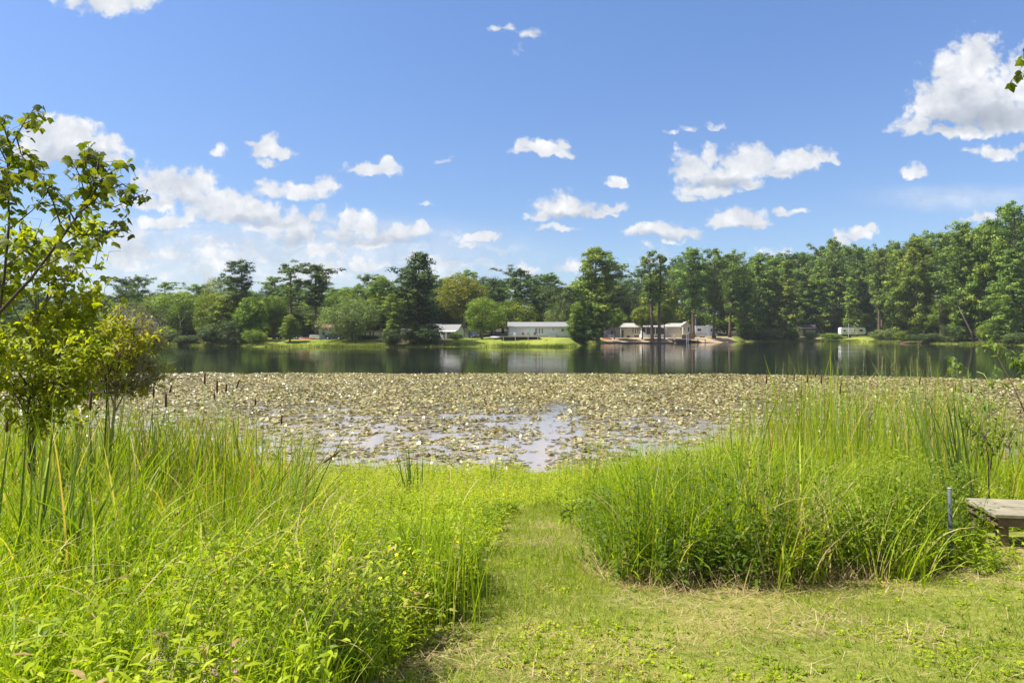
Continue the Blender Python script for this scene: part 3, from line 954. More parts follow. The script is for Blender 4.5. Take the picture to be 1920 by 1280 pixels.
HERO = [
 ('pine', 258, 519, 42, 28, 'pine_tree', 'small flat-topped pine poking above the woods, first from the maple branch'),
 ('round', 250, 560, 80, 10, 'broadleaf_tree', 'mid-green rounded tree on far shore behind the yellowing shrub'),
 ('round_bright', 340, 540, 95, 16, 'broadleaf_tree', 'broad yellow-green tree on far shore left of the dark shoreline trees'),
 ('round', 395, 545, 60, 12, 'broadleaf_tree', 'darker green leafy tree touching the left side of the tallest dark pine'),
 ('pine_crown', 455, 494, 70, 12, 'pine_tree', 'tall dark pine rising above a dark thicket at the water, left of the grassy bank'),
 ('tall_round', 425, 545, 70, 8, 'broadleaf_tree', 'dark leafy tree under the tall pine at the left end of the grassy bank'),
 ('tall_round', 470, 550, 60, 9, 'broadleaf_tree', 'dark bushy tree just right below the tall pine by the water'),
 ('round_bright', 515, 548, 55, 26, 'broadleaf_tree', 'yellow-green tree behind the small bright sapling on the grassy bank'),
 ('pine_sparse', 545, 500, 62, 20, 'pine_tree', 'thin pine with sparse high branches beside the broad-headed pine'),
 ('pine_crown', 594, 497, 88, 20, 'pine_tree', 'broad-headed pine with thick bare trunk standing near the white tank'),
 ('cone_bright', 543, 590, 42, 9, 'small_tree', 'small bright green tree alone on the grassy bank, beside parked dark cars'),
 ('willow', 660, 558, 92, 10, 'willow_tree', 'round pale green willow in front of the red-roofed house'),
 ('round', 640, 540, 70, 40, 'broadleaf_tree', 'green tree behind the round pale willow, its top above it'),
 ('tall_round', 715, 515, 60, 34, 'broadleaf_tree', 'green leafy tree between the pale willow and the big dark conifer'),
 ('cypress', 738, 550, 50, 4, 'cypress_tree', 'dark drooping tree at water edge leaning on the big dark conifer'),
 ('pine_dark', 790, 476, 105, 9, 'conifer_tree', 'largest dark conifer at the water, left of the small grey-roofed shed'),
 ('round_golden', 868, 510, 80, 44, 'broadleaf_tree', 'golden-green tree crown behind the shed, above the bright yellow-green tree'),
 ('round_bright', 903, 552, 64, 16, 'broadleaf_tree', 'bright yellow-green tree with dark trunk between shed and white home'),
 ('round', 968, 560, 82, 44, 'broadleaf_tree', 'rounded green tree right behind the left end of the white home'),
 ('round', 1020, 566, 60, 52, 'broadleaf_tree', 'lower green tree behind the middle of the white home roof'),
 ('willow', 1050, 562, 52, 40, 'broadleaf_tree', 'greyish green tree behind the right end of the white home'),
 ('cone_bright', 1082, 566, 44, 6, 'juniper_tree', 'bright green pointed tree in front of the great cypress, near the white home'),
 ('cypress_broad', 1122, 465, 118, 2, 'cypress_tree', 'great cypress with rounded top standing at the water by the white home'),
 ('pine_twin', 1230, 470, 70, 4, 'pine_tree', 'twin-stemmed thin pine in front of the screened porch'),
 ('umbrella', 1204, 572, 40, 9, 'small_tree', 'small leafy tree whose crown overhangs the roof between cream house and porch'),
 ('umbrella', 1246, 570, 38, 9, 'small_tree', 'small leafy tree overhanging the porch roof right of the twin-stemmed pine'),
 ('umbrella', 1152, 576, 36, 9, 'small_tree', 'small leafy tree overhanging the grey-mauve shed beside the great cypress'),
 ('pine', 1300, 470, 74, 16, 'pine_tree', 'tall straight pine behind the dock, next to the motorhome'),
 ('pine', 1338, 467, 62, 12, 'pine_tree', 'tall pine whose trunk crosses the middle of the motorhome'),
 ('pine', 1368, 476, 66, 14, 'pine_tree', 'tall pine just right of the motorhome on the sandy bank'),
 ('cypress', 1395, 500, 80, 10, 'cypress_tree', 'full green cypress at the right end of the sandy bank'),
 ('cypress', 1425, 478, 74, 14, 'cypress_tree', 'tall green cypress between sandy bank and the pale shoreline bush'),
 ('cypress_slim', 1478, 488, 56, 3, 'cypress_tree', 'pointed cypress at water edge left of the dark-roofed shed'),
 ('cypress', 1452, 505, 50, 12, 'cypress_tree', 'cypress behind the pale shoreline bush, shorter than its neighbours'),
 ('cypress', 1520, 500, 56, 30, 'cypress_tree', 'leafy cypress rising right behind the dark-roofed shed'),
 ('pine', 1560, 455, 62, 34, 'pine_tree', 'tallest pine between the dark-roofed shed and the white camper'),
 ('cypress_slim', 1592, 520, 34, 12, 'cypress_tree', 'slim light green cypress just behind the white camper'),
 ('pine', 1610, 464, 64, 30, 'pine_tree', 'tall pine with dark trunk above the right end of the white camper'),
 ('pine', 1648, 470, 56, 22, 'pine_tree', 'tall pine right of the camper, above the light green shore shrubs'),
 ('cypress', 1690, 470, 70, 8, 'cypress_tree', 'light green cypress above the small sandy landing on the right shore'),
 ('cypress_broad', 1722, 446, 78, 7, 'cypress_tree', 'broad cypress with boughs down to the water right of the sandy landing'),
 ('pine', 1765, 440, 66, 14, 'pine_tree', 'dark pine between two pale cypresses on the right shore'),
 ('cypress', 1800, 430, 76, 6, 'cypress_tree', 'pale leafy cypress over a leaning grey trunk on the right shore'),
 ('cypress_broad', 1838, 424, 90, 8, 'cypress_tree', 'broad light green tree right of the leaning grey trunk'),
 ('pine', 1862, 412, 70, 12, 'pine_tree', 'tall pine second from the right edge of the wood'),
 ('pine', 1903, 386, 84, 10, 'pine_tree', 'tallest pine of the right shore with bare dark trunk at the edge of view'),
 ('cypress', 1892, 470, 80, 4, 'cypress_tree', 'bright leafy cypress low in front of the tallest right shore pine'),
]
for k, px, top, w, off, name, label in HERO:
    tree(k, px, top, w, off, name, label)

# the woods behind: trees nothing tells apart share one label per kind
SKY_PX = [-200, 0, 200, 240, 300, 390, 430, 480, 520, 640, 700, 740, 850, 900, 960, 1000, 1050, 1100, 1170, 1210, 1270, 1330, 1400, 1450, 1480, 1560, 1600, 1660, 1720, 1760, 1800, 1850, 1900, 1960, 2150]
SKY_PY = [520, 540, 548, 534, 542, 532, 528, 534, 528, 534, 524, 526, 518, 513, 516, 520, 520, 517, 512, 512, 502, 484, 480, 474, 470, 466, 462, 462, 452, 444, 430, 418, 396, 380, 350]
for row, (off, drop, stepx) in enumerate(((78, -2, 30), (52, 14, 33), (30, 38, 40))):
    px = -60 + row * 11
    while px < 2080:
        if not (row == 2 and (800 < px < 1420)):
            top = float(np.interp(px, SKY_PX, SKY_PY)) + drop + random.uniform(-9, 16)
            if px > 1240 and random.random() < 0.75:
                kn, nm, lb, gp = random.choice(('pine', 'pine', 'cypress')), 'woodland_pine', 'tall pine in the dense wood behind the right-hand shore', 'pines of the wood behind the right shore'
            elif random.random() < 0.58:
                kn, nm, lb, gp = random.choice(('pine', 'pine_sparse', 'pine_crown')), 'woodland_pine', 'pine showing its head among the woods behind the far houses', 'pines of the woods behind the houses'
            else:
                kn, nm, lb, gp = random.choice(('round', 'tall_round', 'tall_round', 'round_dark', 'round_dark')), 'woodland_tree', 'leafy tree filling the woods behind the far lake shore', 'leafy trees of the woods behind the shore'
            tree(kn, px, top, random.uniform(46, 74) * (1.15 if 'round' in kn else 1.0), off + random.uniform(-8, 8), nm, lb, 'tree', gp)
        px += stepx * random.uniform(0.75, 1.25)

for row, (off, top0, stepx) in enumerate(((62, 574, 44), (40, 592, 40))):
    px = -60 + row * 20
    while px < 2080:
        if not (row == 1 and (590 < px < 1400)):
            right = px > 1240
            tree(random.choice(('round', 'tall_round', 'bush')), px, top0 + random.uniform(-16, 14) - (16 if px > 1600 else 0), random.uniform(60, 90), off + random.uniform(-6, 6), 'understory_tree',
                 'low leafy tree filling the gaps between the trunks of the ' + ('right-hand wood' if right else 'woods behind the far houses'), 'tree', 'understory of the right-hand wood' if right else 'understory of the woods behind the houses')
        px += stepx * random.uniform(0.8, 1.2)

BUSHES = [
 ('bush_dark', 398, 606, 50, 2, 'dark bush overhanging the water at the left end of the far shore'),
 ('bush_dark', 440, 600, 55, 2, 'dark thicket at the water beneath the tall dark pine'),
 ('bush_dark', 350, 628, 44, 2, 'low dark bush at the water under the yellow-green tree'),
 ('bush', 300, 610, 60, 3, 'green shore bush beside the yellowing near shrub'),
 ('bush', 480, 618, 40, 6, 'green bush at the left tip of the grassy bank'),
 ('bush_dark', 690, 627, 46, 16, 'dark clipped hedge bush in front of the red-roofed house'),
 ('bush_dark', 735, 616, 40, 2, 'dark bush under the drooping tree at the water'),
 ('bush_dark', 790, 612, 70, 5, 'dark undergrowth at the foot of the largest dark conifer'),
 ('bush', 815, 626, 22, 12, 'small green bush left of the shed porch'),
 ('bush', 855, 624, 26, 14, 'rounded green bush in front of the shed gable'),
 ('bush_dark', 1090, 615, 46, 3, 'dark bush at the foot of the bright pointed tree'),
 ('bush_dark', 1415, 620, 60, 8, 'dark green bush at the right end of the sandy bank'),
 ('bush_pale', 1450, 616, 38, 5, 'pale rounded bush at the water left of the dark-roofed shed'),
 ('bush', 1482, 618, 34, 4, 'green bush at the foot of the pointed cypress'),
 ('bush_pale', 1520, 622, 24, 6, 'small pale bush in front of the dark-roofed shed'),
 ('bush', 1560, 624, 36, 8, 'low green bush just left of the white camper'),
 ('bush_pale', 1650, 618, 34, 6, 'light green shrub on the grassy point right of the camper'),
 ('bush_pale', 1674, 614, 30, 8, 'taller light green shrub right of the other on the grassy point'),
 ('bush_dark', 1745, 624, 50, 3, 'dark bush at the water left of the leaning grey trunk'),
 ('bush_dark', 1792, 606, 44, 5, 'dark bush behind the leaning grey trunk'),
 ('bush', 1856, 600, 40, 3, 'green bush overhanging the water right of the leaning trunk'),
 ('bush_dark', 1906, 622, 46, 3, 'dark bush at the water under the tallest right shore pine'),
 ('bush', 1700, 620, 34, 5, 'green bush beside the small sandy landing'),
]
for k, px, top, w, off, label in BUSHES:
    tree(k, px, top, w, off, 'shore_bush', label, 'bush')
# leaning grey trunk on the right shore
d = 192.0
tb = Tubes()
tb.add([(X(1827, d), d, -0.4), (X(1821, d), d, Z(622, d)), (X(1812, d), d + 1, Z(596, d)), (X(1806, d), d + 2, Z(574, d))], [0.36, 0.28, 0.2, 0.1], 8)
tag(link('leaning_trunk', tb.mesh('leaning_trunk', M['bark'])), 'bare grey tree trunk leaning over the water on the right shore', 'tree trunk')


# ------------------------------------------------------------------ far houses
def window(parent, x0, x1, z0, z1, y, frame='white', glass='glass', mull=True):
    """window on a wall whose outside is at y (facing -y)"""
    f = 0.09
    bars = [(x0, x1, y - 0.07, y - 0.003, z0, z0 + f), (x0, x1, y - 0.07, y - 0.003, z1 - f, z1), (x0, x0 + f, y - 0.07, y - 0.003, z0 + f, z1 - f), (x1 - f, x1, y - 0.07, y - 0.003, z0 + f, z1 - f)]
    if mull:
        bars.append((x0 + f, x1 - f, y - 0.06, y - 0.035, (z0 + z1) / 2 - 0.03, (z0 + z1) / 2 + 0.03))
    o = part('window', M[frame], parent, *bars)
    part('pane', M[glass], o, (x0 + f, x1 - f, y - 0.03, y - 0.004, z0 + f, z1 - f))
    return o


def door(parent, x0, x1, z0, z1, y, mat='dark'):
    o = part('door', M[mat], parent, (x0, x1, y - 0.06, y - 0.003, z0, z1))
    part('handle', M['grey'], o, (x1 - 0.18, x1 - 0.10, y - 0.12, y - 0.063, z0 + 0.95, z0 + 1.05))
    return o


def gable_roof(w, dep, z0, rise, over, along='x'):
    """ridge along x or y, with thickness"""
    th = 0.12
    if along == 'x':
        a = dep / 2 + over
        prof = [(-a, z0 - over * rise / (dep / 2)), (0, z0 + rise), (a, z0 - over * rise / (dep / 2)), (a, z0 - over * rise / (dep / 2) + th), (0, z0 + rise + th), (-a, z0 - over * rise / (dep / 2) + th)]
        return lambda bm: prism(bm, prof, -w / 2 - over, w / 2 + over, 'x')
    a = w / 2 + over
    prof = [(-a, z0 - over * rise / (w / 2)), (0, z0 + rise), (a, z0 - over * rise / (w / 2)), (a, z0 - over * rise / (w / 2) + th), (0, z0 + rise + th), (-a, z0 - over * rise / (w / 2) + th)]
    return lambda bm: prism(bm, prof, -dep / 2 - over, dep / 2 + over, 'y')


def gable_walls(w, dep, h, rise, along='x', z0=-1.2):
    if along == 'x':
        prof = [(-dep / 2, z0), (dep / 2, z0), (dep / 2, h), (0, h + rise - 0.01), (-dep / 2, h)]
        return lambda bm: prism(bm, prof, -w / 2, w / 2, 'x')
    prof = [(-w / 2, z0), (w / 2, z0), (w / 2, h), (0, h + rise - 0.01), (-w / 2, h)]
    return lambda bm: prism(bm, prof, -dep / 2, dep / 2, 'y')


def place(name, px0, px1, py_base, d, label, cat, rz=0.0):
    o = empty(name, (X((px0 + px1) / 2, d), d, Z(py_base, d)), rz)
    return tag(o, label, cat), (px1 - px0) * d / FPX


# long white home on the bank
d = 182
o, w = place('mobile_home', 954, 1074, 629, d, 'long white single-storey home with pale grey roof above a wooden deck', 'house')
dep, h = 7.0, 2.35
part('wall', M['white_siding'], o, gable_walls(w, dep, h, 1.15))
part('roof', M['roof_grey'], o, gable_roof(w, dep, h, 1.15, 0.35))
k = d / FPX
for a, b in ((1002, 1006), (1008.5, 1012), (1014, 1017.5)):
    window(o, (a - 1014) * k, (b - 1014) * k, 0.55, 1.95, -dep / 2)
window(o, (1034 - 1014) * k, (1037 - 1014) * k, 1.2, 2.0, -dep / 2)
window(o, (1050 - 1014) * k, (1056 - 1014) * k, 1.0, 1.9, -dep / 2)
for a, b in ((988.5, 992), (994.5, 998)):
    part('shutter', M['mint'], o, ((a - 1014) * k, (b - 1014) * k, -dep / 2 - 0.06, -dep / 2 - 0.003, 0.2, 2.05))
part('fascia', M['white'], o, (-w / 2 - .36, w / 2 + .36, -dep / 2 - .40, -dep / 2 - .352, h - .16, h + .03))
part('gutter', M['grey'], o, (-w / 2 - .36, w / 2 + .36, -dep / 2 - .50, -dep / 2 - .402, h - .08, h + .04))
for bx_ in (-w / 2 + .06, -1.2, w / 2 - .2):
    part('downpipe', M['grey'], o, (bx_, bx_ + .09, -dep / 2 - .12, -dep / 2 - .03, -.2, h - .08))
part('skirting', M['grey'], o, (-w / 2 - .03, w / 2 + .03, -dep / 2 - 0.05, -dep / 2 - .01, -1.2, -0.05))
bx = (1034 - 1014) * k
part('heat_pump', M['grey'], o, (bx - 1.0, bx + 0.9, -dep / 2 - 1.3, -dep / 2 - 0.5, -0.6, 0.45))
# deck
d = 172
o, w = place('wooden_deck', 938, 1012, 630.5, d, 'raised wooden deck with white posts in front of the white home', 'deck')
part('deck_boards', M['wood'], o, (-w / 2, w / 2, -2.6, 6.0, -0.12, 0.0))
part('skirt', M['wood_dark'], o, (-w / 2 + .3, w / 2 - 0.3, -1.8, 5.8, -1.6, -0.13))
for fx in (-0.42, -0.12, 0.2, 0.44):
    part('post', M['white'], o, (fx * w - 0.07, fx * w + 0.07, -2.5, -2.36, -1.5, -0.125))
for zz in (0.45, 0.9):
    pass
part('railing', M['white'], o, *[(-0.30 * w + i * 0.55 - .03, -0.30 * w + i * 0.55 + .03, -2.5, -2.44, 0.0, 0.9) for i in range(5)], (-0.30 * w - .03, -0.30 * w + 2.26, -2.5, -2.44, 0.905, 0.97))


def chair(x, y, z, rz, mat, label, group=None):
    c = tag(empty('deck_chair', (x, y, z), rz), label, 'chair', group)
    part('seat', M[mat], c, (-.28, .28, -.28, .28, .40, .45))
    part('backrest', M[mat], c, (-.28, .28, .24, .29, .455, 1.0))
    for sx in (-.24, .24):
        for sy in (-.24, .22):
            part('leg', M[mat], c, (sx - .025, sx + .025, sy - .025, sy + .025, 0, .398))
    return c


for px_, m_, lb in ((966, 'white', 'white chair alone at the left of the wooden deck'), (981, 'brick', 'brown chair on the wooden deck in front of the mint shutters'), (991, 'wood', 'grey wooden chair on the deck, right of the brown one'), (1003, 'brick', 'brown chair below the three dark windows of the white home')):
    chair(X(px_, 171.5), 171.5, Z(630.5, 172) + .002, random.uniform(-.5, .5), m_, lb)

# shed with porch
d = 184
o, w = place('garden_shed', 827, 868, 634, d, 'small white shed with grey roof, lean-to porch and bright gable', 'shed', R(-24))
w, dep, h = 5.3, 3.4, 2.3
part('wall', M['white_siding'], o, gable_walls(w, dep, h, 1.3))
part('roof', M['roof_grey'], o, gable_roof(w, dep, h, 1.3, 0.3))
door(o, -0.5, 0.5, 0, 2.0, -dep / 2, 'wood')
window(o, -1.9, -1.1, 0.9, 1.8, -dep / 2)
window(o, 1.1, 1.9, 0.9, 1.8, -dep / 2)
part('porch_roof', M['white'], o, lambda bm: prism(bm, [(-dep / 2 - 1.7, 1.72), (-dep / 2 - 0.02, 2.02), (-dep / 2 - 0.02, 2.14), (-dep / 2 - 1.7, 1.86)], -w / 2, w / 2, 'x'))
for sx in (-w / 2 + .1, 0.0, w / 2 - .1):
    part('porch_post', M['white'], o, (sx - .06, sx + .06, -dep / 2 - 1.6, -dep / 2 - 1.48, -1, 1.73))

# dusty pink house half hidden by the big conifer
d = 190
o, w = place('cottage', 742, 826, 634, d, 'dusty pink cottage mostly hidden behind the largest dark conifer', 'house')
part('wall', M['pink_siding'], o, gable_walls(w, 6, 2.5, 1.3))
part('roof', M['roof_grey'], o, gable_roof(w, 6, 2.5, 1.3, 0.4))
window(o, 3.2, 4.2, 0.8, 1.9, -3)
window(o, -3.2, -2.2, 0.8, 1.9, -3)

# carport and dark car
d = 190
o, w = place('carport', 871, 897, 634, d, 'grey carport with flat roof standing right of the small shed', 'carport')
part('roof', M['grey'], o, (-w / 2 - .2, w / 2 + .2, -2.4, 2.4, 2.45, 2.6))
part('back_wall', M['grey'], o, (-w / 2, w / 2, 2.2, 2.35, -1, 2.44))
for sx in (-w / 2, w / 2 - .12):
    for sy in (-2.2, 2.0):
        part('post', M['grey'], o, (sx, sx + .12, sy, sy + .12, -1, 2.44))


def car(px_, d, rz, mat, label, tall=0.0):
    x = X(px_, d)
    c = tag(empty('parked_car', (x, d, gz(x, d)), rz), label, 'car')
    t = tall
    prof = [(-2.2, .35), (2.2, .35), (2.25, .75), (2.05, .92), (1.05, 1.0), (0.45, 1.48 + t), (-1.25, 1.5 + t), (-2.0, 1.02 + t), (-2.25, .9)]
    bm = bmesh.new()
    prism(bm, prof, -.88, .88, 'y')
    bmesh.ops.bevel(bm, geom=bm.edges[:], offset=.06, segments=2, affect='EDGES')
    link('body', bm_mesh('car_body', bm, M[mat]), c)
    for s in (-1, 1):
        part('side_window', M['glass'], c, lambda bm, s=s: prism(bm, [(.85, 1.03), (.40, 1.40 + t), (-1.15, 1.42 + t), (-1.6, 1.05 + t)], s * .885, s * .90, 'y'))
        for wx in (-1.35, 1.4):
            tb = Tubes()
            tb.add([(wx, s * .70, .33), (wx, s * .92, .33)], [.33, .33], 14)
            wl = link('wheel', tb.mesh('wheel', M['tyre']), c)
            tb = Tubes()
            tb.add([(wx, s * .921, .33), (wx, s * .935, .33)], [.19, .19], 10)
            link('rim', tb.mesh('rim', M['grey']), wl)
        part('headlight', M['white_metal'], c, (2.2, 2.29, s * .65 - .18, s * .65 + .18, .62, .78))
    part('windscreen', M['glass'], c, lambda bm: prism(bm, [(1.03, 1.03), (.50, 1.46 + t), (.53, 1.48 + t), (1.08, 1.03)], -.75, .75, 'y'))
    return c


car(888, 187, R(-70), 'navy', 'dark car parked nose-out under the grey carport', .25)
car(535, 178, R(8), 'navy', 'dark blue car parked left of the small bright tree')
car(549, 180, R(-4), 'navy', 'dark blue car parked right behind the small bright tree', .1)
car(626, 174, R(5), 'navy', 'navy car parked before the white wall of the red-roofed house', .1)
car(650, 176, R(-6), 'dark', 'black car parked under the round pale willow')

# red-roofed house
d = 186
o, w = place('red_roofed_house', 607, 714, 635, d, 'pale house with red roof half hidden behind the round willow', 'house')
part('wall', M['yellow_siding'], o, gable_walls(w, 7, 2.6, 1.3))
part('roof', M['roof_red'], o, gable_roof(w, 7, 2.6, 1.3, 0.4))
k = d / FPX
part('white_wing', M['white_siding'], o, (-w / 2 - .1, -w / 2 + 3.4, -5.0, -3.52, -1, 2.45))
part('wing_roof', M['roof_red'], o, (-w / 2 - .4, -w / 2 + 3.7, -5.3, -3.5, 2.46, 2.6))
for a in (626, 640, 676, 688, 697, 703):
    window(o, (a - 660.5) * k, (a + 4 - 660.5) * k, .8, 2.0, -3.5)
door(o, (668 - 660.5) * k, (672 - 660.5) * k, 0, 2.1, -3.5, 'wood')
part('front_window', M['glass'], o, (-w / 2 + 1.0, -w / 2 + 1.7, -5.05, -5.003, .9, 1.9))

# white tank and red canoe near it
d = 178
o, w = place('storage_tank', 581, 600.5, 636.5, d, 'white rectangular tank lying on the grass near the broad-headed pine', 'tank')
bm = bmesh.new()
box(bm, -w / 2, w / 2, -.7, .7, .15, 1.2)
bmesh.ops.bevel(bm, geom=bm.edges[:], offset=.12, segments=3, affect='EDGES')
link('body', bm_mesh('tank_body', bm, M['white_metal']), o)
part('lid', M['white'], o, (-w / 2 + .1, w / 2 - .1, -.6, .6, 1.205, 1.27))
for sx in (-w / 2 + .3, w / 2 - .4):
    part('skid', M['dark'], o, (sx, sx + .12, -.75, .75, -.1, .148))


def canoe(px_, py_, d, length, mat, rz, label, flip=True):
    x, z = X(px_, d), Z(py_, d)
    n = 13
    V, F = [], []
    for i in range(n):
        f = -1 + 2 * i / (n - 1)
        wd = .42 * (1 - abs(f) ** 2.4) + .01
        rise = .18 * abs(f) ** 3
        for j in range(7):
            a = math.pi * j / 6
            V.append((f * length / 2, -math.cos(a) * wd, .36 * math.sin(a) + rise * (-1 if flip else 1) * 0.4))
    for i in range(n - 1):
        for j in range(6):
            a = i * 7 + j
            F.append((a, a + 1, a + 8, a + 7))
    me = bpy.data.meshes.new('canoe')
    me.from_pydata(V, [], F)
    me.materials.append(M[mat])
    for p in me.polygons:
        p.use_smooth = True
    o = tag(empty('canoe', (x, d, max(z, gz(x, d)))), label, 'canoe')
    o.rotation_euler = (0, 0, rz)
    h = link('hull', me, o)
    part('keel', M[mat], o, (-length * .32, length * .32, -.03, .03, .355, .40))
    return o


canoe(575, 636, 175, 4.2, 'red', R(5), 'red canoe upside down on the grass left of the white tank')
canoe(932, 633, 172, 4.4, 'white_metal', R(35), 'white canoe upside down on the bank at the left end of the deck')
canoe(1237, 636.5, 222, 3.6, 'blue', R(6), 'blue kayak upside down on the sand at the twin-stemmed pine', True)
canoe(1136, 636, 218, 3.8, 'red', R(-10), 'red kayak upside down on the sand near the grey shed')

# grey-mauve shed
d = 238
o, w = place('barn_shed', 1133, 1162, 633, d, 'grey-mauve shed with sloping roof left of the cream houses', 'shed')
part('wall', M['mauve_siding'], o, lambda bm: prism(bm, [(-w / 2, -1), (w / 2, -1), (w / 2, 3.4), (-w / 2, 4.3)], -2.5, 2.5, 'y'))
part('roof', M['roof_grey'], o, lambda bm: prism(bm, [(-w / 2 - .3, 4.36), (w / 2 + .3, 3.34), (w / 2 + .3, 3.5), (-w / 2 - .3, 4.52)], -2.8, 2.8, 'y'))
door(o, -.6, .8, 0, 2.3, -2.5, 'dark')
o, w = place('chest_freezer', 1140, 1149, 632.5, 232, 'white chest freezer standing before the grey-mauve shed', 'freezer')
part('body', M['white_metal'], o, (-w / 2, w / 2, -.4, .4, 0, .95))
part('lid', M['white'], o, (-w / 2 - .02, w / 2 + .02, -.42, .42, .955, 1.03))

# cream house, left, with gable
d = 238
k = d / FPX
o, w = place('cream_house', 1161, 1199, 632.5, d, 'cream house with pale hipped roof and a row of tall dark windows', 'house')
part('wall', M['cream_siding'], o, gable_walls(w, 7, 3.6, 1.3))
part('roof', M['roof_pale'], o, gable_roof(w, 7, 3.6, 1.3, .35))
door(o, (1162.5 - 1180) * k, (1166 - 1180) * k, .1, 2.6, -3.5, 'dark')
for a, b in ((1182, 1185), (1186.5, 1189.5), (1191, 1194), (1195.3, 1198)):
    window(o, (a - 1180) * k, (b - 1180) * k, 1.4, 3.2, -3.5)
for a, b in ((1172, 1178), (1186, 1196)):
    part('vent', M['dark'], o, ((a - 1180) * k, (b - 1180) * k, -3.56, -3.503, .1, .65))

# screened porch between
d = 234
k = d / FPX
o, w = place('screened_porch', 1199, 1244, 632.5, d, 'white screened porch with dark screens behind the twin-stemmed pine', 'porch')
part('knee_wall', M['white_siding'], o, (-w / 2, w / 2, -2.5, 2.5, -1, 1.1))
part('roof', M['roof_pale'], o, lambda bm: prism(bm, [(-2.9, 3.45), (2.7, 4.0), (2.7, 4.15), (-2.9, 3.62)], -w / 2 - .3, w / 2 + .3, 'x'))
ns = 5
for i in range(ns):
    x0, x1 = -w / 2 + .15 + i * (w - .3) / ns, -w / 2 + .15 + (i + 1) * (w - .3) / ns
    sc = part('screen', M['screen'], o, (x0 + .12, x1 - .12, -2.44, -2.40, 1.102, 3.3))
for i in range(ns + 1):
    x0 = -w / 2 + .15 + i * (w - .3) / ns
    part('post', M['white'], o, (x0 - .118, x0 + .118, -2.5, -2.34, 1.102, 3.44))
part('beam', M['white'], o, (-w / 2, w / 2, -2.52, -2.3, 3.441, 3.62))
part('back_wall', M['cream_siding'], o, (-w / 2, w / 2, 2.3, 2.49, 1.101, 3.9))
part('steps', M['white'], o, lambda bm: prism(bm, [(-w / 2 - .1, 0), (-w / 2 + 2.4, 0), (-w / 2 + .2, 2.3), (-w / 2 - .1, 2.3)], -4.2, -2.6, 'y'))
part('vent', M['dark'], o, (.6, 1.7, -2.56, -2.503, .2, .6))

# cream house, right, with cross gable
d = 240
k = d / FPX
o, w = place('gabled_house', 1243, 1289, 632.5, d, 'cream house with a raised cross gable and two small square windows', 'house')
part('wall', M['cream_siding'], o, gable_walls(w, 7, 3.7, 1.2))
part('roof', M['roof_pale'], o, gable_roof(w, 7, 3.7, 1.2, .3))
gx = (1281 - 1266) * k
o2 = part('gable_wing', M['cream_siding'], o, lambda bm: prism(bm, [(gx - 1.3, -1), (gx + 1.35, -1), (gx + 1.35, 4.3), (gx, 5.3), (gx - 1.3, 4.3)], -4.8, -3.51, 'y'))
part('gable_roof', M['roof_pale'], o, lambda bm: prism(bm, [(gx - 1.6, 4.1), (gx, 5.32), (gx + 1.65, 4.1), (gx + 1.65, 4.25), (gx, 5.5), (gx - 1.6, 4.25)], -5.0, -1, 'y'))
for a, b in ((1269.3, 1272.3), (1274.8, 1278)):
    window(o, (a - 1266) * k, (b - 1266) * k, 2.5, 3.45, -3.5 if a < 1274 else -4.8 if (a - 1266) * k > gx - 1.3 else -3.5)
window(o, gx + .3, gx + 1.0, 2.0, 3.6, -4.8)
part('railing', M['white'], o, *[(-w / 2 + .8 + i * .5, -w / 2 + .88 + i * .5, -5.4, -5.32, 0, 1.25) for i in range(8)], (-w / 2 + .75, -w / 2 + 4.5, -5.4, -5.32, 1.255, 1.35))
part('column', M['white'], o, (-w / 2 - .15, -w / 2 + .1, -5.4, -5.15, -.5, 3.6))
part('air_conditioner', M['dark'], o, (gx + .7, gx + 1.6, -5.9, -5.0, .5, 1.3))
for i, (px_, lb) in enumerate(((1257, 'wooden chair on the sand left of the dock pole'), (1263, 'wooden chair on the sand below the two square windows'))):
    x = X(px_, 228)
    chair(x, 228, gz(x, 228), .4 - i, 'wood', lb)
o, w = place('brick_wall', 1279, 1302, 632, 226, 'low brown brick wall on the sand between gabled house and motorhome', 'wall')
part('courses', M['brick'], o, (-w / 2, w / 2, -.3, .3, -1, .75))
part('coping', M['wood'], o, (-w / 2 - .05, w / 2 + .05, -.36, .36, .755, .84))


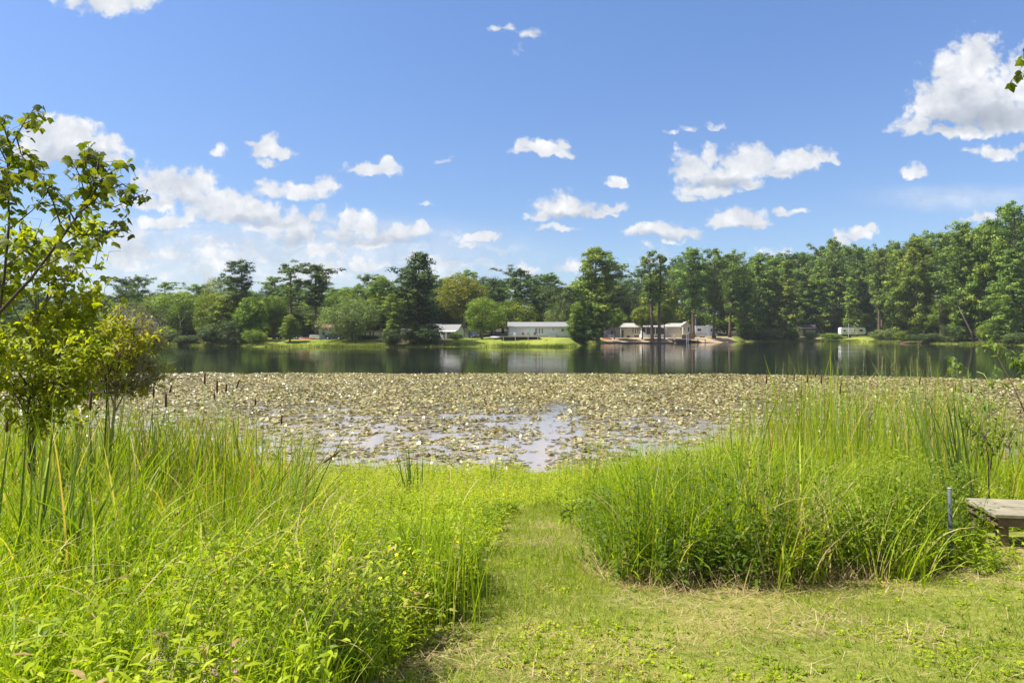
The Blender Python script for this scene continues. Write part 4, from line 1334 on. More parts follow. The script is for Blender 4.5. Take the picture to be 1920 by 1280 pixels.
# motorhome and camper
def rv(name, px0, px1, py_top, py_base, d, label, wins, cab):
    k = d / FPX
    o, w = place(name, px0, px1, py_base, d, label, 'motorhome' if cab else 'camper')
    H = (py_base - py_top) * k
    bm = bmesh.new()
    if cab:
        prof = [(-w / 2, .55), (w / 2 - 1.6, .55), (w / 2 - 1.6, H - 1.5), (w / 2 - .5, H - 1.3), (w / 2 - .35, H - .4), (w / 2 - .8, H), (-w / 2, H)]
    else:
        prof = [(-w / 2 + .1, .55), (w / 2 - .5, .55), (w / 2 - .05, 1.2), (w / 2 - .25, H - .25), (w / 2 - .6, H), (-w / 2 + .3, H), (-w / 2, H - .4), (-w / 2 + .02, 1.0)]
    prism(bm, prof, -1.2, 1.2, 'y')
    bmesh.ops.bevel(bm, geom=bm.edges[:], offset=.08, segments=2, affect='EDGES')
    link('body', bm_mesh('body', bm, M['white_metal']), o)
    if cab:
        part('cab', M['white_metal'], o, lambda bm: prism(bm, [(w / 2 - 1.59, .5), (w / 2 + .3, .5), (w / 2 + .3, 1.2), (w / 2 - .25, 1.4), (w / 2 - .8, H - 1.52), (w / 2 - 1.59, H - 1.52)], -1.0, 1.0, 'y'))
    for a, b, z0, z1 in wins:
        window(o, a * w, b * w, z0 * H, z1 * H, -1.2, mull=False)
    part('stripe', M['grey'], o, (-w / 2 + .3, w / 2 - 1.7 if cab else w / 2 - .7, -1.225, -1.203, .30 * H, .36 * H))
    part('roof_unit', M['white'], o, (.05 * w, .05 * w + 1.0, -.5, .5, H + .003, H + .35))
    for wx in (-.22 * w, -.22 * w + .9) + ((w / 2 - .5,) if cab else ()):
        tb = Tubes()
        tb.add([(wx, -1.1, .38), (wx, -.85, .38)], [.38, .38], 14)
        link('wheel', tb.mesh('wheel', M['tyre']), o)
    door(o, .08 * w, .08 * w + .65, .55, H * .85, -1.2, 'white')
    return o


rv('motorhome', 1302, 1342, 611, 633, 238, 'white motorhome parked behind pine trunks at the end of the sandy bank', [(-.42, -.22, .55, .8), (.20, .30, .5, .8), (.33, .42, .5, .8)], True)
rv('camper_trailer', 1574, 1621, 614, 629.5, 262, 'white camper trailer parked alone under tall pines on the right', [(-.42, -.30, .5, .75), (.0, .06, .5, .8), (.22, .38, .5, .78)], False)

# dark-roofed shed
d = 276
o, w = place('storage_shed', 1493, 1526, 628, d, 'tan shed with dark overhanging roof behind pale shoreline bushes', 'shed')
part('wall', M['tan_siding'], o, gable_walls(w - 1.0, 5, 2.7, 1.2))
part('roof', M['roof_dark'], o, gable_roof(w - .6, 5, 2.5, 1.5, .7))
part('panel', M['grey'], o, (.8, 2.6, -2.6, -2.503, .9, 2.4))
door(o, -1.8, -.8, 0, 2.0, -2.5, 'dark')
o, w = place('garden_trailer', 1535, 1566, 629, 268, 'dark flat trailer in the shade between tan shed and white camper', 'trailer')
part('bed', M['dark'], o, (-w / 2, w / 2, -1, 1, .55, 1.2))
for wx in (-.5, .5):
    tb = Tubes()
    tb.add([(wx, -1.25, .32), (wx, -1.02, .32)], [.32, .32], 12)
    link('wheel', tb.mesh('wheel', M['tyre']), o)

# dock at the sandy bank
d = 221
o, w = place('boat_dock', 1256, 1312, 635.2, d, 'dark wooden dock over the water in front of the gabled house', 'dock')
part('deck_boards', M['wood'], o, (-w / 2, w / 2, -7, 2.5, -.18, 0))
part('crib', M['dark'], o, (-w / 2 + .6, -w / 2 + 4.2, -6.6, 0, -2, -.19))
for sx in np.linspace(-w / 2 + .2, w / 2 - .3, 5):
    part('piling', M['wood_dark'], o, (sx, sx + .2, -6.95, -6.75, -2, -.185))
part('ladder', M['white_metal'], o, (-1.25, -1.15, -7.12, -7.02, -1.6, 2.0), (-.75, -.65, -7.12, -7.02, -1.6, 2.0), *[(-1.148, -.752, -7.10, -7.04, z, z + .06) for z in np.arange(-1.4, 1.9, .4)])
o = tag(empty('bank_edge_wall', (X(1200, 209), 209.0, 0)), 'low dark timber edging along the waterline of the sandy bank', 'retaining wall')
part('timber', M['wood_dark'], o, (-11.5, 10.5, -.2, .2, -.8, .32))
part('cap', M['wood'], o, (-11.55, 10.55, -.26, .26, .324, .38))
# utility pole with lamp and flagpole-like mast
for px_, top, base, d, lb in ((1304.5, 592, 632, 244, 'thin pole with a white lamp box next to the motorhome'),):
    x = X(px_, d)
    o = tag(empty('lamp_pole', (x, d, gz(x, d))), lb, 'lamp pole')
    hh = Z(top, d) - gz(x, d)
    part('pole', M['grey'], o, (-.06, .06, -.06, .06, -.3, hh))
    part('lamp', M['white_metal'], o, (-.7, .3, -.2, .2, hh + .003, hh + .35))
x = X(1591, 256)
o = tag(empty('mast', (x, 256, gz(x, 256))), 'thin pale mast in front of the white camper', 'pole')
part('pole', M['white_metal'], o, (-.05, .05, -.05, .05, -.3, 6.2))
part('base', M['grey'], o, (-.2, .2, -.2, .2, -.1, .15))
x = X(1542.5, 254)
o = tag(empty('birdhouse_pole', (x, 254, gz(x, 254))), 'thin pale post with a small box by the water left of the camper', 'post')
part('post', M['wood'], o, (-.06, .06, -.06, .06, -.4, 3.6))
part('box', M['wood'], o, (-.2, .2, -.2, .2, 3.605, 4.0))
# rubble / driftwood at the right landing
tb = Tubes()
d = 207
tb.add([(X(1688, d), d, .12), (X(1700, d), d, .2), (X(1722, d), d + 1, .12)], [.16, .22, .12], 7)
tag(link('driftwood_log', tb.mesh('driftwood_log', M['brick'])), 'reddish driftwood log at the waterline of the small landing', 'log')


# ------------------------------------------------------------------ lily pads
def lily_edge(px):
    return np.interp(px, [0, 300, 1000, 1400, 1700, 1920, 2100], [60, 58.5, 57.5, 56.5, 54, 51, 50])


PADK = 8


def pads(x, y, z, rad, curl, r):
    n = len(x)
    th = np.linspace(0.2, 2 * math.pi - 0.2, PADK)[None] + r.uniform(0, 6.28, (n, 1))
    rr = rad[:, None] * r.uniform(0.9, 1.08, (n, PADK))
    ta = r.uniform(0, 6.28, (n, 1))
    tilt = r.normal(0, 0.09, (n, 1)) + (r.random((n, 1)) < .12) * r.uniform(.2, .7, (n, 1))
    side = np.cos(th - ta)
    zz = z[:, None] + rr * tilt * side + curl[:, None] * np.maximum(0, side) ** 2 + r.normal(0, 0.006, (n, PADK))
    rim = np.stack([x[:, None] + np.cos(th) * rr * (1 - 1.6 * np.maximum(0, side) ** 2 * curl[:, None]), y[:, None] + np.sin(th) * rr * (1 - 1.6 * np.maximum(0, side) ** 2 * curl[:, None]), np.maximum(zz, 0.004)], -1)
    c = np.stack([x, y, z], -1)[:, None]
    V = np.concatenate([c, rim], 1)
    k = PADK + 1
    o = (np.arange(n) * k)[:, None]
    T = np.concatenate([o + np.array([[0, i, i + 1]]) for i in range(1, PADK)])
    return V, T, k


def build_lilies():
    r = np.random.default_rng(77)
    n = 300000
    y = np.sqrt(r.uniform(15.0 ** 2, 61 ** 2, n))
    u = r.uniform(-0.86, 0.86, n)
    x = u * y
    px = 960 + FPX * u
    py = HOR + FPX * CAM_H / y
    keep = y < lily_edge(px) + 3.2 * (fbm(x * .35 + 50, y * .35, 21) - 0.5) - 0.8
    pch = fbm(x * 0.45 + 100, y * 0.6 + 100, 31)
    pch2 = fbm(x * 2.0 + 10, y * 2.9 + 10, 41)
    dens = np.interp(y, [15, 19, 23, 28, 34, 45, 60], [0.62, 0.7, 0.75, 0.8, 0.9, 1.0, 1.0])
    thr = np.interp(y, [15, 20, 26, 32, 40], [0.50, 0.49, 0.465, 0.40, 0.15])
    dens = dens * smooth((0.35 * pch + 0.65 * pch2 - thr + 0.04) / 0.07)
    chan = np.exp(-((px - (1005 + 0.9 * (880 - py) * 0.35)) / np.interp(py, [740, 800, 885], [24, 38, 30])) ** 2) * smooth((py - 735) / 30)
    chan = np.maximum(chan, np.exp(-((px - 1040) / 70) ** 2 - ((py - 795) / 14) ** 2))
    dens = dens * (1 - 0.93 * chan)
    keep &= r.random(n) < dens
    x, y = x[keep], y[keep]
    order = np.argsort(y)
    x, y = x[order], y[order]
    n = len(x)
    rad = r.uniform(0.045, 0.095, n) * np.interp(y, [16, 30, 58], [1.0, 1.05, 1.3])
    z = 0.008 + r.random(n) * 0.02
    curl = np.where(r.random(n) < 0.4, r.uniform(0.01, 0.06, n), 0.0)
    rnd = np.clip(r.random(n) * 0.8 + 0.35 * (fbm(x * 0.4, y * 0.4, 51) - 0.35), 0, 1)
    V, T, k = pads(x, y, z, rad, curl, r)
    # the three hundred largest in view, one object each
    upx = 960 + FPX * x / y
    inview = np.where((upx > 560) & (upx < 1440))[0][:300]
    first = {}
    for i in inview:
        v = V[i] - np.array([x[i], y[i], 0])
        Ti = np.array([[0, a, a + 1] for a in range(1, PADK)])
        me = np_mesh('lily_pad', v, [Ti], M['lily'], {'rnd': np.full(k, rnd[i])})
        o = link('lily_pad', me, None, (x[i], y[i], 0))
        tag(o, 'small curled lily pad floating near the grassy edge of the pond', 'lily pad', 'lily pads near the bank')
    rest = np.setdiff1d(np.arange(n), inview)
    V2 = V[rest]
    o_ = (np.arange(len(rest)) * k)[:, None]
    T2 = np.concatenate([o_ + np.array([[0, i, i + 1]]) for i in range(1, PADK)])
    me = np_mesh('lily_pad_carpet', V2.reshape(-1, 3), [T2], M['lily'], {'rnd': np.repeat(rnd[rest], k)})
    tag(link('lily_pad_carpet', me), 'wide carpet of lily pads covering the pond', 'lily pads', kind='stuff')
    return n


build_lilies()

# ------------------------------------------------------------------ near bank vegetation
LAWN = [(520, 1700), (640, 1320), (740, 1252), (840, 1190), (872, 1130), (888, 1075), (925, 1035), (950, 995), (962, 962), (1035, 945), (1098, 985), (1092, 1060), (1120, 1085), (1260, 1112), (1450, 1112), (1650, 1092), (1760, 1075), (1840, 1040), (1960, 1045), (2600, 1080), (2600, 1900), (520, 1900)]
RIGHT = [(1085, 985), (1085, 1060), (1120, 1085), (1260, 1108), (1450, 1108), (1650, 1088), (1760, 1068), (1835, 1036), (1800, 985), (2000, 940), (2600, 940), (2600, 875), (1500, 868), (1250, 885), (1100, 925)]


def scatter(n, y0, y1, seed, umax=0.92):
    r = np.random.default_rng(seed)
    y = np.sqrt(r.uniform(y0 ** 2, y1 ** 2, n))
    u = r.uniform(-umax, umax, n)
    x = u * y
    px, py = to_img(x, y)
    return x, y, px, py, r


def base3(x, y, water=False):
    z = ground(x, y)
    return np.stack([x, y, np.maximum(z, -0.25) - 0.01], -1)


def on_bench(x, y):
    return (x > 4.62) & (y > 6.55) & (y < 7.75)


def build_lawn():
    x, y, px, py, r = scatter(330000, 2.4, 10.5, 201)
    jitter = 14 * (fbm(x * 3, y * 3, 8) - .5)
    m = inside(px + jitter, py + jitter, LAWN)
    m &= r.random(len(x)) < np.interp(y, [2.4, 5, 8, 10.5], [1, 1, .7, .5])
    x, y, px, py = x[m], y[m], px[m], py[m]
    dry = fbm(x * 1.25 + 7, y * 1.7 + 3, 61)
    brown = np.exp(-((px - 800) / 110) ** 2 - ((py - 1230) / 40) ** 2)
    k = r.random(len(x)) > 0.6 * smooth((dry - .54) / .14) + .8 * brown
    x, y, dry, brown, px, py = x[k], y[k], dry[k], brown[k], px[k], py[k]
    n = len(x)
    grow = np.interp(py[k] if len(py) != n else py, [950, 1010, 1110], [2.0, 1.4, .9]) * np.where((px[k] if len(px) != n else px) < 1140, 1, .55) + .4
    h = np.maximum(1, grow) * r.uniform(.025, .08, n) * (0.5 + 1.2 * fbm(x * 1.9, y * 1.9, 65))
    rnd = np.clip(r.random(n) * .80 + .4 * (dry - .5), 0, 1)
    s = Soup().add(blades(base3(x, y), h, r.uniform(.0035, .0075, n), r.uniform(0, 6.28, n), r.uniform(.1, 1.1, n), r.uniform(0, 1.2, n), 2, rnd))
    tag(link('lawn_grass', s.mesh('lawn_grass', M['lawn'])), 'short mown grass of the lawn and path', 'grass', kind='stuff')
    # clover and small weeds in the turf
    x, y, px, py, r = scatter(16000, 2.3, 8.0, 203)
    m = inside(px, py, LAWN) & (r.random(len(x)) < .06 + .7 * smooth((fbm(x * 1.5 + 80, y * 1.5, 66) - .52) / .1))
    x, y = x[m], y[m]
    s = weeds_soup(x, y, r, .015, .06, 6, .034, .020, .25)
    tag(link('lawn_clover', s.mesh('lawn_clover', M['weed'])), 'low clover and small weeds in patches of the lawn', 'clover', kind='stuff')
    # dry clippings
    x, y, px, py, r = scatter(110000, 2.4, 8.5, 202)
    dry = fbm(x * 1.25 + 7, y * 1.7 + 3, 61)
    brown = np.exp(-((px - 800) / 130) ** 2 - ((py - 1230) / 50) ** 2)
    edge = np.exp(-((py - 1105) / 16) ** 2) * (px > 1150) * (px < 1750)
    m = inside(px, py, LAWN) & (r.random(len(x)) < .05 + .55 * smooth((dry - .52) / .12) + brown + .6 * edge)
    x, y = x[m], y[m]
    n = len(x)
    b = base3(x, y)
    b[:, 2] += r.uniform(.01, .045, n)
    s = Soup().add(blades(b, r.uniform(.05, .20, n), r.uniform(.003, .007, n), r.uniform(0, 6.28, n), r.uniform(1.25, 1.7, n), r.uniform(-.4, .4, n), 2))
    tag(link('grass_clippings', s.mesh('grass_clippings', M['straw'])), 'dry straw clippings scattered over the lawn', 'dry grass', kind='stuff')


def build_right_clump():
    x, y, px, py, r = scatter(88000, 4.6, 16.5, 211)
    jx, jy = 150 * (fbm(x * 1.8, y * 1.8, 75) - .5) * np.interp(px, [1100, 1400], [1, .4]), 60 * (fbm(x * 1.9 + 9, y * 1.9, 76) - .5)
    m = inside(px + jx, py + jy, RIGHT) & ~on_bench(x, y)
    m &= r.random(len(x)) < .10 + .86 * smooth((fbm(x * 1.9, y * 1.9, 71) - .34) / .25)
    x, y, px, py = x[m], y[m], px[m], py[m]
    n = len(x)
    front = smooth((y - 5.0) / 1.0)
    hh = (.55 + .5 * front) * np.interp(px, [1085, 1180, 1400, 1650, 1800, 1900], [.22, .88, 1.08, .98, .62, .55])
    pat, pat2 = fbm(x * 1.6 + 3, y * 1.6 + 3, 72), fbm(x * .8 + 30, y * .8 + 3, 73)
    h = hh * r.uniform(.5, 1.12, n) * (.55 + .95 * pat)
    rn = np.clip(r.random(n) * .8 + 1.3 * (pat2 - .45) + .1, 0, 1)
    azp = 6.28 * fbm(x * .9 + 60, y * .9, 74) * 1.6
    s = Soup()
    s.add(blades(base3(x, y), h, r.uniform(.006, .019, n), np.where(r.random(n) < .5, azp, r.uniform(0, 6.28, n)), r.uniform(.02, .32, n), r.uniform(.1, 1.7, n) ** 1.3, 5, rn))
    # broad pale arching blades, and a few stems standing proud
    k = r.random(n) < .05
    nk = int(k.sum())
    s.add(blades(base3(x[k], y[k]), h[k] * r.uniform(.9, 1.25, nk), r.uniform(.014, .026, nk), r.uniform(0, 6.28, nk), r.uniform(.1, .5, nk), r.uniform(.8, 2.4, nk), 7, r.uniform(.45, .95, nk), taper=.5))
    k = r.random(n) < .010
    nk = int(k.sum())
    s.add(blades(base3(x[k], y[k]), h[k] * r.uniform(1.15, 1.6, nk), r.uniform(.006, .010, nk), r.uniform(0, 6.28, nk), r.uniform(0, .15, nk), r.uniform(0, .5, nk), 5, r.uniform(.2, 1, nk)))
    tag(link('tall_grass', s.mesh('tall_grass', M['grass'])), 'tall bright grass standing uncut between lawn and pond', 'grass', kind='stuff')
    # leafy weeds in the front of the clump
    x, y, px, py, r = scatter(8000, 4.6, 9.0, 212)
    jx, jy = 120 * (fbm(x * 1.8, y * 1.8, 75) - .5), 60 * (fbm(x * 1.9 + 9, y * 1.9, 76) - .5)
    m = inside(px + jx, py + jy, RIGHT) & ~on_bench(x, y) & (r.random(len(x)) < np.interp(px, [1080, 1220, 1300], [.25, .8, 1]))
    x, y, px = x[m], y[m], px[m]
    s = weeds_soup(x, y, r, .25, .95, 20, .105, .026, hp=fbm(x * 1.5, y * 1.5, 77) * np.interp(px, [1080, 1230], [.1, 1]))
    tag(link('leafy_weeds', s.mesh('leafy_weeds', M['weed_dark'])), 'dark leafy weeds in the foot of the tall grass', 'weeds', kind='stuff')
    # dead stalks along the cut edge
    x, y, px, py, r = scatter(26000, 4.6, 7.0, 213)
    m = inside(px, py - 12, RIGHT) & (~inside(px, py + 22, RIGHT)) & (px > 1080) & (px < 1800)
    x, y = x[m], y[m]
    n = len(x)
    s = Soup().add(blades(base3(x, y), r.uniform(.1, .35, n), r.uniform(.003, .007, n), r.uniform(0, 6.28, n), r.uniform(.4, 1.5, n), r.uniform(0, .8, n), 3))
    tag(link('dead_stalks', s.mesh('dead_stalks', M['straw'])), 'dead brown stalks along the cut edge of the tall grass', 'dry grass', kind='stuff')


def weeds_soup(x, y, r, h0, h1, k, ll, lw, up=0.5, hp=None):
    """upright leafy stems: k lance leaves spiralling up each"""
    n = len(x)
    b = base3(x, y)
    H = r.uniform(h0, h1, n) * (1 if hp is None else .5 + 1.1 * hp)
    lean = r.normal(0, .14, (n, 2))
    s = Soup()
    az0 = r.uniform(0, 6.28, n)
    s.add(blades(b, H, np.full(n, .005), az0, np.abs(lean[:, 0]), np.abs(lean[:, 1]), 3, rnd=np.full(n, .2), taper=.3))
    th = np.abs(lean[:, 0]) + np.abs(lean[:, 1]) * .4
    f = (np.arange(k) + .5)[None] / k
    f = f + r.uniform(-.03, .03, (n, k))
    hx = np.sin(th)[:, None] * H[:, None] * f
    P = np.stack([b[:, 0:1] + np.cos(az0)[:, None] * hx, b[:, 1:2] + np.sin(az0)[:, None] * hx, b[:, 2:3] + H[:, None] * f * np.cos(th)[:, None]], -1)
    az = az0[:, None] + np.arange(k)[None] * 2.2 + r.normal(0, .3, (n, k))
    sz = (1.15 - .55 * f) * r.uniform(.7, 1.25, (n, k))
    rn = np.clip(r.random((n, 1)) * .6 + r.random((n, k)) * .35 + 1.3 * (fbm(x * 1.0 + 70, y * 1.0 + 20, 86) - .5)[:, None], 0, 1)
    s.add(leaves(P.reshape(-1, 3), az.ravel(), r.normal(up, .3, n * k), (ll * sz).ravel(), (lw * sz).ravel(), rn.ravel()))
    return s


def build_left():
    def lawn(px, py, x, y, amp=90):
        return inside(px + amp * (fbm(x * 2.2 + 3, y * 2.2, 101) - .45) + amp * .5 * (fbm(x * 6, y * 6, 102) - .5), py + 30 * (fbm(x * 2.5, y * 2.5 + 9, 103) - .5), LAWN)
    # leafy weed bank
    x, y, px, py, r = scatter(12500, 2.1, 9.5, 221)
    m = ~lawn(px, py, x, y) & (px < 1010) & ~inside(px, py, RIGHT)
    x, y, px, py = x[m], y[m], px[m], py[m]
    keep = r.random(len(x)) < .12 + .88 * smooth((fbm(x * 1.7, y * 1.7, 84) - .40) / .18)
    x, y = x[keep], y[keep]
    s = weeds_soup(x, y, r, .16, .52, 15, .088, .021, hp=fbm(x * 1.1 + 8, y * 1.1, 85) * np.interp(px[keep], [650, 950], [1, .25]))
    tag(link('weed_bank', s.mesh('weed_bank', M['weed'])), 'bright leafy weeds covering the bank left of the lawn', 'weeds', kind='stuff')
    # shaded bushier weeds beside the lawn edge
    x, y, px, py, r = scatter(8000, 3.2, 7.5, 222)
    m = inside(px, py, [(560, 1290), (640, 1200), (720, 1120), (820, 1090), (900, 1080), (880, 1140), (830, 1195), (730, 1260), (640, 1310)])
    m |= inside(px, py, [(330, 960), (520, 930), (640, 950), (600, 1010), (420, 1010)])
    x, y = x[m], y[m]
    s = weeds_soup(x, y, r, .3, .55, 16, .07, .018)
    tag(link('weed_thicket', s.mesh('weed_thicket', M['weed_dark'])), 'darker leafy weeds at the lawn edge and below the cattails', 'weeds', kind='stuff')
    # grass among the weeds
    x, y, px, py, r = scatter(90000, 2.1, 13, 223)
    m = ~lawn(px, py, x, y, 120) & ~inside(px, py, RIGHT) & (px < 1090)
    clump = fbm(x * 1.3 + 4, y * 1.3 + 4, 81)
    edge = np.exp(-((px - 840) / 90) ** 2 - ((py - 1130) / 60) ** 2)
    mid = inside(px, py, [(560, 880), (1100, 880), (1100, 960), (980, 1010), (900, 1060), (560, 990)])
    m &= r.random(len(x)) < np.where(mid, .28, .25 + .6 * smooth((clump - .4) / .2)) + edge
    x, y, px, py, edge, mid = x[m], y[m], px[m], py[m], edge[m], mid[m]
    n = len(x)
    tallness = np.interp(px, [-200, 300, 600, 750, 860, 1000], [1.0, .9, .66, .54, .40, .24]) * np.interp(py, [880, 1000, 1100, 1400], [.8, 1, 1, .85])
    pat, pat2 = fbm(x * 1.4 + 13, y * 1.4 + 3, 82), fbm(x * .9 + 35, y * .9 + 3, 83)
    h = np.where(mid, .32, tallness + .38 * edge) * r.uniform(.4, 1.15, n) * (.55 + .95 * pat)
    rn = np.clip(r.random(n) * .8 + 1.3 * (pat2 - .45) + .12, 0, 1)
    s = Soup().add(blades(base3(x, y), h, r.uniform(.005, .012, n), r.uniform(0, 6.28, n), r.uniform(.02, .4, n), r.uniform(.1, 1.7, n) ** 1.2, 5, rn))
    # pale dead reed leaves fallen across the weeds
    k = (r.random(n) < np.where(px < 620, .075, .01)) & (y > 3)
    nk = int(k.sum())
    b = base3(x[k], y[k])
    b[:, 2] += r.uniform(.12, .35, nk)
    s.add(blades(b, r.uniform(.35, 1.0, nk), r.uniform(.008, .016, nk), r.uniform(0, 6.28, nk), r.uniform(.5, 1.3, nk), r.uniform(.3, 1.6, nk), 7, r.uniform(.93, 1, nk), taper=.5))
    tag(link('bank_grass', s.mesh('bank_grass', M['grass'])), 'mixed grass growing through the weeds of the left bank', 'grass', kind='stuff')
    # floating weed carpet at the water's edge
    x, y, px, py, r = scatter(26000, 7.0, 21.5, 224)
    lim = np.interp(px, [300, 560, 700, 830, 930, 985, 1005, 1030, 1090, 1200, 1500, 2000], [830, 832, 830, 840, 866, 886, 903, 886, 858, 842, 842, 842])
    pyw = HOR + FPX * (CAM_H - np.maximum(ground(x, y), 0)) / y
    m = (px > 250) & (px < 1500) & (pyw > lim + 44 * (fbm(x * .9, y * .9, 91) - .5)) & ~inside(px, py, LAWN) & ~inside(px, py, RIGHT)
    x, y = x[m], y[m]
    n = len(x)
    s = weeds_soup(x, np.asarray(y), r, .10, .30, 9, .085, .024, .35)
    V = s.V
    tag(link('floating_weeds', s.mesh('floating_weeds', M['carpet'])), 'pale green creeping weeds spreading from bank into the water', 'weeds', kind='stuff')
    # reed and cattail leaves, left and right
    x, y, px, py, r = scatter(36000, 6.2, 19, 225)
    pyw = HOR + FPX * (CAM_H - np.maximum(ground(x, y), 0)) / y
    left = (px < 590 + 60 * (fbm(x, y, 95) - .5)) & (pyw > 838) & (pyw < 985 + 130 * (fbm(x * 1.3 + 50, y * 1.3, 96) - .5))
    thin = np.where(px > 480, .5, 1) * (.25 + .75 * smooth((fbm(x * 1.1, y * 1.1, 97) - .35) / .25))
    right = (px > 1330) & (pyw > 842) & (pyw < 965) & ~on_bench(x, y)
    rthin = np.interp(px, [1330, 1430, 1560, 1720, 1900], [.12, .45, .6, .5, .22]) * (.3 + .7 * smooth((fbm(x * 1.1, y * 1.1, 98) - .35) / .25))
    m = (left & (r.random(len(x)) < .38 * thin)) | (right & (r.random(len(x)) < .72 * rthin))
    x, y, px = x[m], y[m], px[m]
    n = len(x)
    hm = np.where(px < 800, np.interp(px, [-100, 200, 420, 600], [1.9, 1.75, 1.55, 1.1]), np.interp(px, [1330, 1440, 1560, 1800, 1920], [1.3, 2.2, 2.4, 2.3, 1.7]))
    h = hm * r.uniform(.6, 1.1, n)
    b = base3(x, y)
    h = h + np.maximum(0, -b[:, 2])
    rn = np.clip(r.random(n) + np.where((px > 380) & (px < 640), .22, 0) * r.random(n) + .5 * (fbm(x * 1.2, y * 1.2, 94) - .5), 0, 1)
    s = Soup().add(blades(b, h, r.uniform(.010, .025, n), r.uniform(0, 6.28, n), r.uniform(.0, .2, n), r.uniform(.0, .95, n) ** 1.4, 6, rn, taper=.55))
    tag(link('reed_leaves', s.mesh('reed_leaves', M['reed'])), 'long upright reed leaves standing in the shallow margins', 'reeds', kind='stuff')
    # coarse broad leaves standing near on the left bank
    x, y, px, py, r = scatter(9000, 4.4, 9.5, 227)
    m = inside(px, py, [(-300, 940), (560, 930), (600, 1000), (420, 1080), (180, 1150), (-300, 1180)]) & (r.random(len(x)) < .08 + .7 * smooth((fbm(x * 1.7 + 5, y * 1.7, 89) - .46) / .12))
    x, y, px = x[m], y[m], px[m]
    n = len(x)
    s = Soup().add(blades(base3(x, y), np.interp(px, [-100, 300, 600], [1.35, 1.2, .8]) * r.uniform(.5, 1.15, n), r.uniform(.014, .027, n), r.uniform(0, 6.28, n), r.uniform(.0, .3, n), r.uniform(.0, 1.2, n) ** 1.5, 7, taper=.5))
    tag(link('cattail_leaves', s.mesh('cattail_leaves', M['reed'])), 'coarse broad cattail leaves scattered over the left bank', 'reeds', kind='stuff')
    # dry brown stems
    x, y, px, py, r = scatter(16000, 2.4, 11, 230)
    m = ~inside(px, py, LAWN) & (px < 700) & (r.random(len(x)) < .02 + .35 * smooth((fbm(x * 1.2 + 22, y * 1.2, 92) - .48) / .14))
    x, y = x[m], y[m]
    n = len(x)
    s = Soup().add(blades(base3(x, y), r.uniform(.3, .95, n), r.uniform(.003, .007, n), r.uniform(0, 6.28, n), r.uniform(.0, .7, n), r.uniform(0, .9, n), 4, r.random(n) ** 1.5 * .8))
    tag(link('dry_stems', s.mesh('dry_stems', M['straw'])), 'brown dry stems standing among the weeds of the left bank', 'dry grass', kind='stuff')
    # bigger leaved weeds at the near left
    x, y, px, py, r = scatter(3200, 2.0, 6.5, 228)
    m = ~lawn(px, py, x, y) & (px < 900) & (r.random(len(x)) < .15 + .85 * smooth((fbm(x * 1.6 + 40, y * 1.6, 90) - .45) / .15))
    x, y = x[m], y[m]
    s = weeds_soup(x, y, r, .25, .6, 13, .13, .028, .45)
    tag(link('broad_weeds', s.mesh('broad_weeds', M['weed'])), 'larger leaved weeds on the near left bank', 'weeds', kind='stuff')
    # weeds round the bench
    x, y, px, py, r = scatter(7000, 5.5, 9.2, 229)
    m = (px > 1740) & ~on_bench(x, y) & ((y > 7.7) | ((px < 1878) & (y > 5.6) & (r.random(len(x)) < .75)) | ((y > 6.2) & (y < 6.6) & (r.random(len(x)) < .3)))
    x, y = x[m], y[m]
    s = weeds_soup(x, y, r, .12, .36, 14, .08, .022, .4)
    tag(link('bench_weeds', s.mesh('bench_weeds', M['weed'])), 'leafy weeds growing round the bench', 'weeds', kind='stuff')
    # sparse thin rushes standing in the water in front of the pads
    x, y, px, py, r = scatter(5000, 13, 21, 226)
    m = (px > 560) & (px < 1420) & (r.random(len(x)) < .16 + .6 * smooth((fbm(x * .9, y * .9, 99) - .55) / .1)) & (np.abs(px - 1000) > 40)
    x, y = x[m], y[m]
    n = len(x)
    s = Soup().add(blades(base3(x, y), r.uniform(.3, .85, n) + .2, r.uniform(.007, .012, n), r.uniform(0, 6.28, n), r.uniform(0, .2, n), r.uniform(0, .5, n), 4))
    tag(link('water_rushes', s.mesh('water_rushes', M['reed'])), 'thin rushes standing in shallow water at the weed edge', 'rushes', kind='stuff')


def build_shore_grass():
    r = np.random.default_rng(240)
    n = 60000
    u = r.uniform(-.56, .75, n)
    e = r.uniform(-.4, 3.6, n) ** 1.0
    px = 960 + FPX * u
    D = shore(u) + e
    x, y = u * D, D
    k = (r.random(n) < .10 + .9 * smooth((fbm(x * .22, y * .5, 241) - .42) / .15)) & ~((px > 1125) & (px < 1395))
    x, y = x[k], y[k]
    n = len(x)
    h = r.uniform(.25, .9, n) * (.4 + 1.3 * fbm(x * .3, y * .3, 242))
    b = np.stack([x, y, np.maximum(ground(x, y), -.05)], -1)
    s = Soup().add(blades(b, h, r.uniform(.05, .12, n), r.uniform(0, 6.28, n), r.uniform(0, .5, n), r.uniform(.1, 1.2, n), 3))
    # rank tufts further up the bank
    n = 26000
    u = r.uniform(-.56, .75, n)
    D = shore(u) + r.uniform(3, 22, n)
    x, y = u * D, D
    k = r.random(n) < smooth((fbm(x * .16 + 4, y * .16, 243) - .5) / .12)
    x, y, px = x[k], y[k], (960 + FPX * u)[k]
    k = ~((px > 1125) & (px < 1395))
    x, y = x[k], y[k]
    n = len(x)
    s.add(blades(np.stack([x, y, ground(x, y)], -1), r.uniform(.12, .4, n), r.uniform(.05, .11, n), r.uniform(0, 6.28, n), r.uniform(0, .6, n), r.uniform(.1, 1.2, n), 3))
    tag(link('shore_grass', s.mesh('shore_grass', M['shore'])), 'rank grass along the far waterline and bank', 'grass', kind='stuff')


build_shore_grass()
build_lawn()
build_right_clump()
build_left()


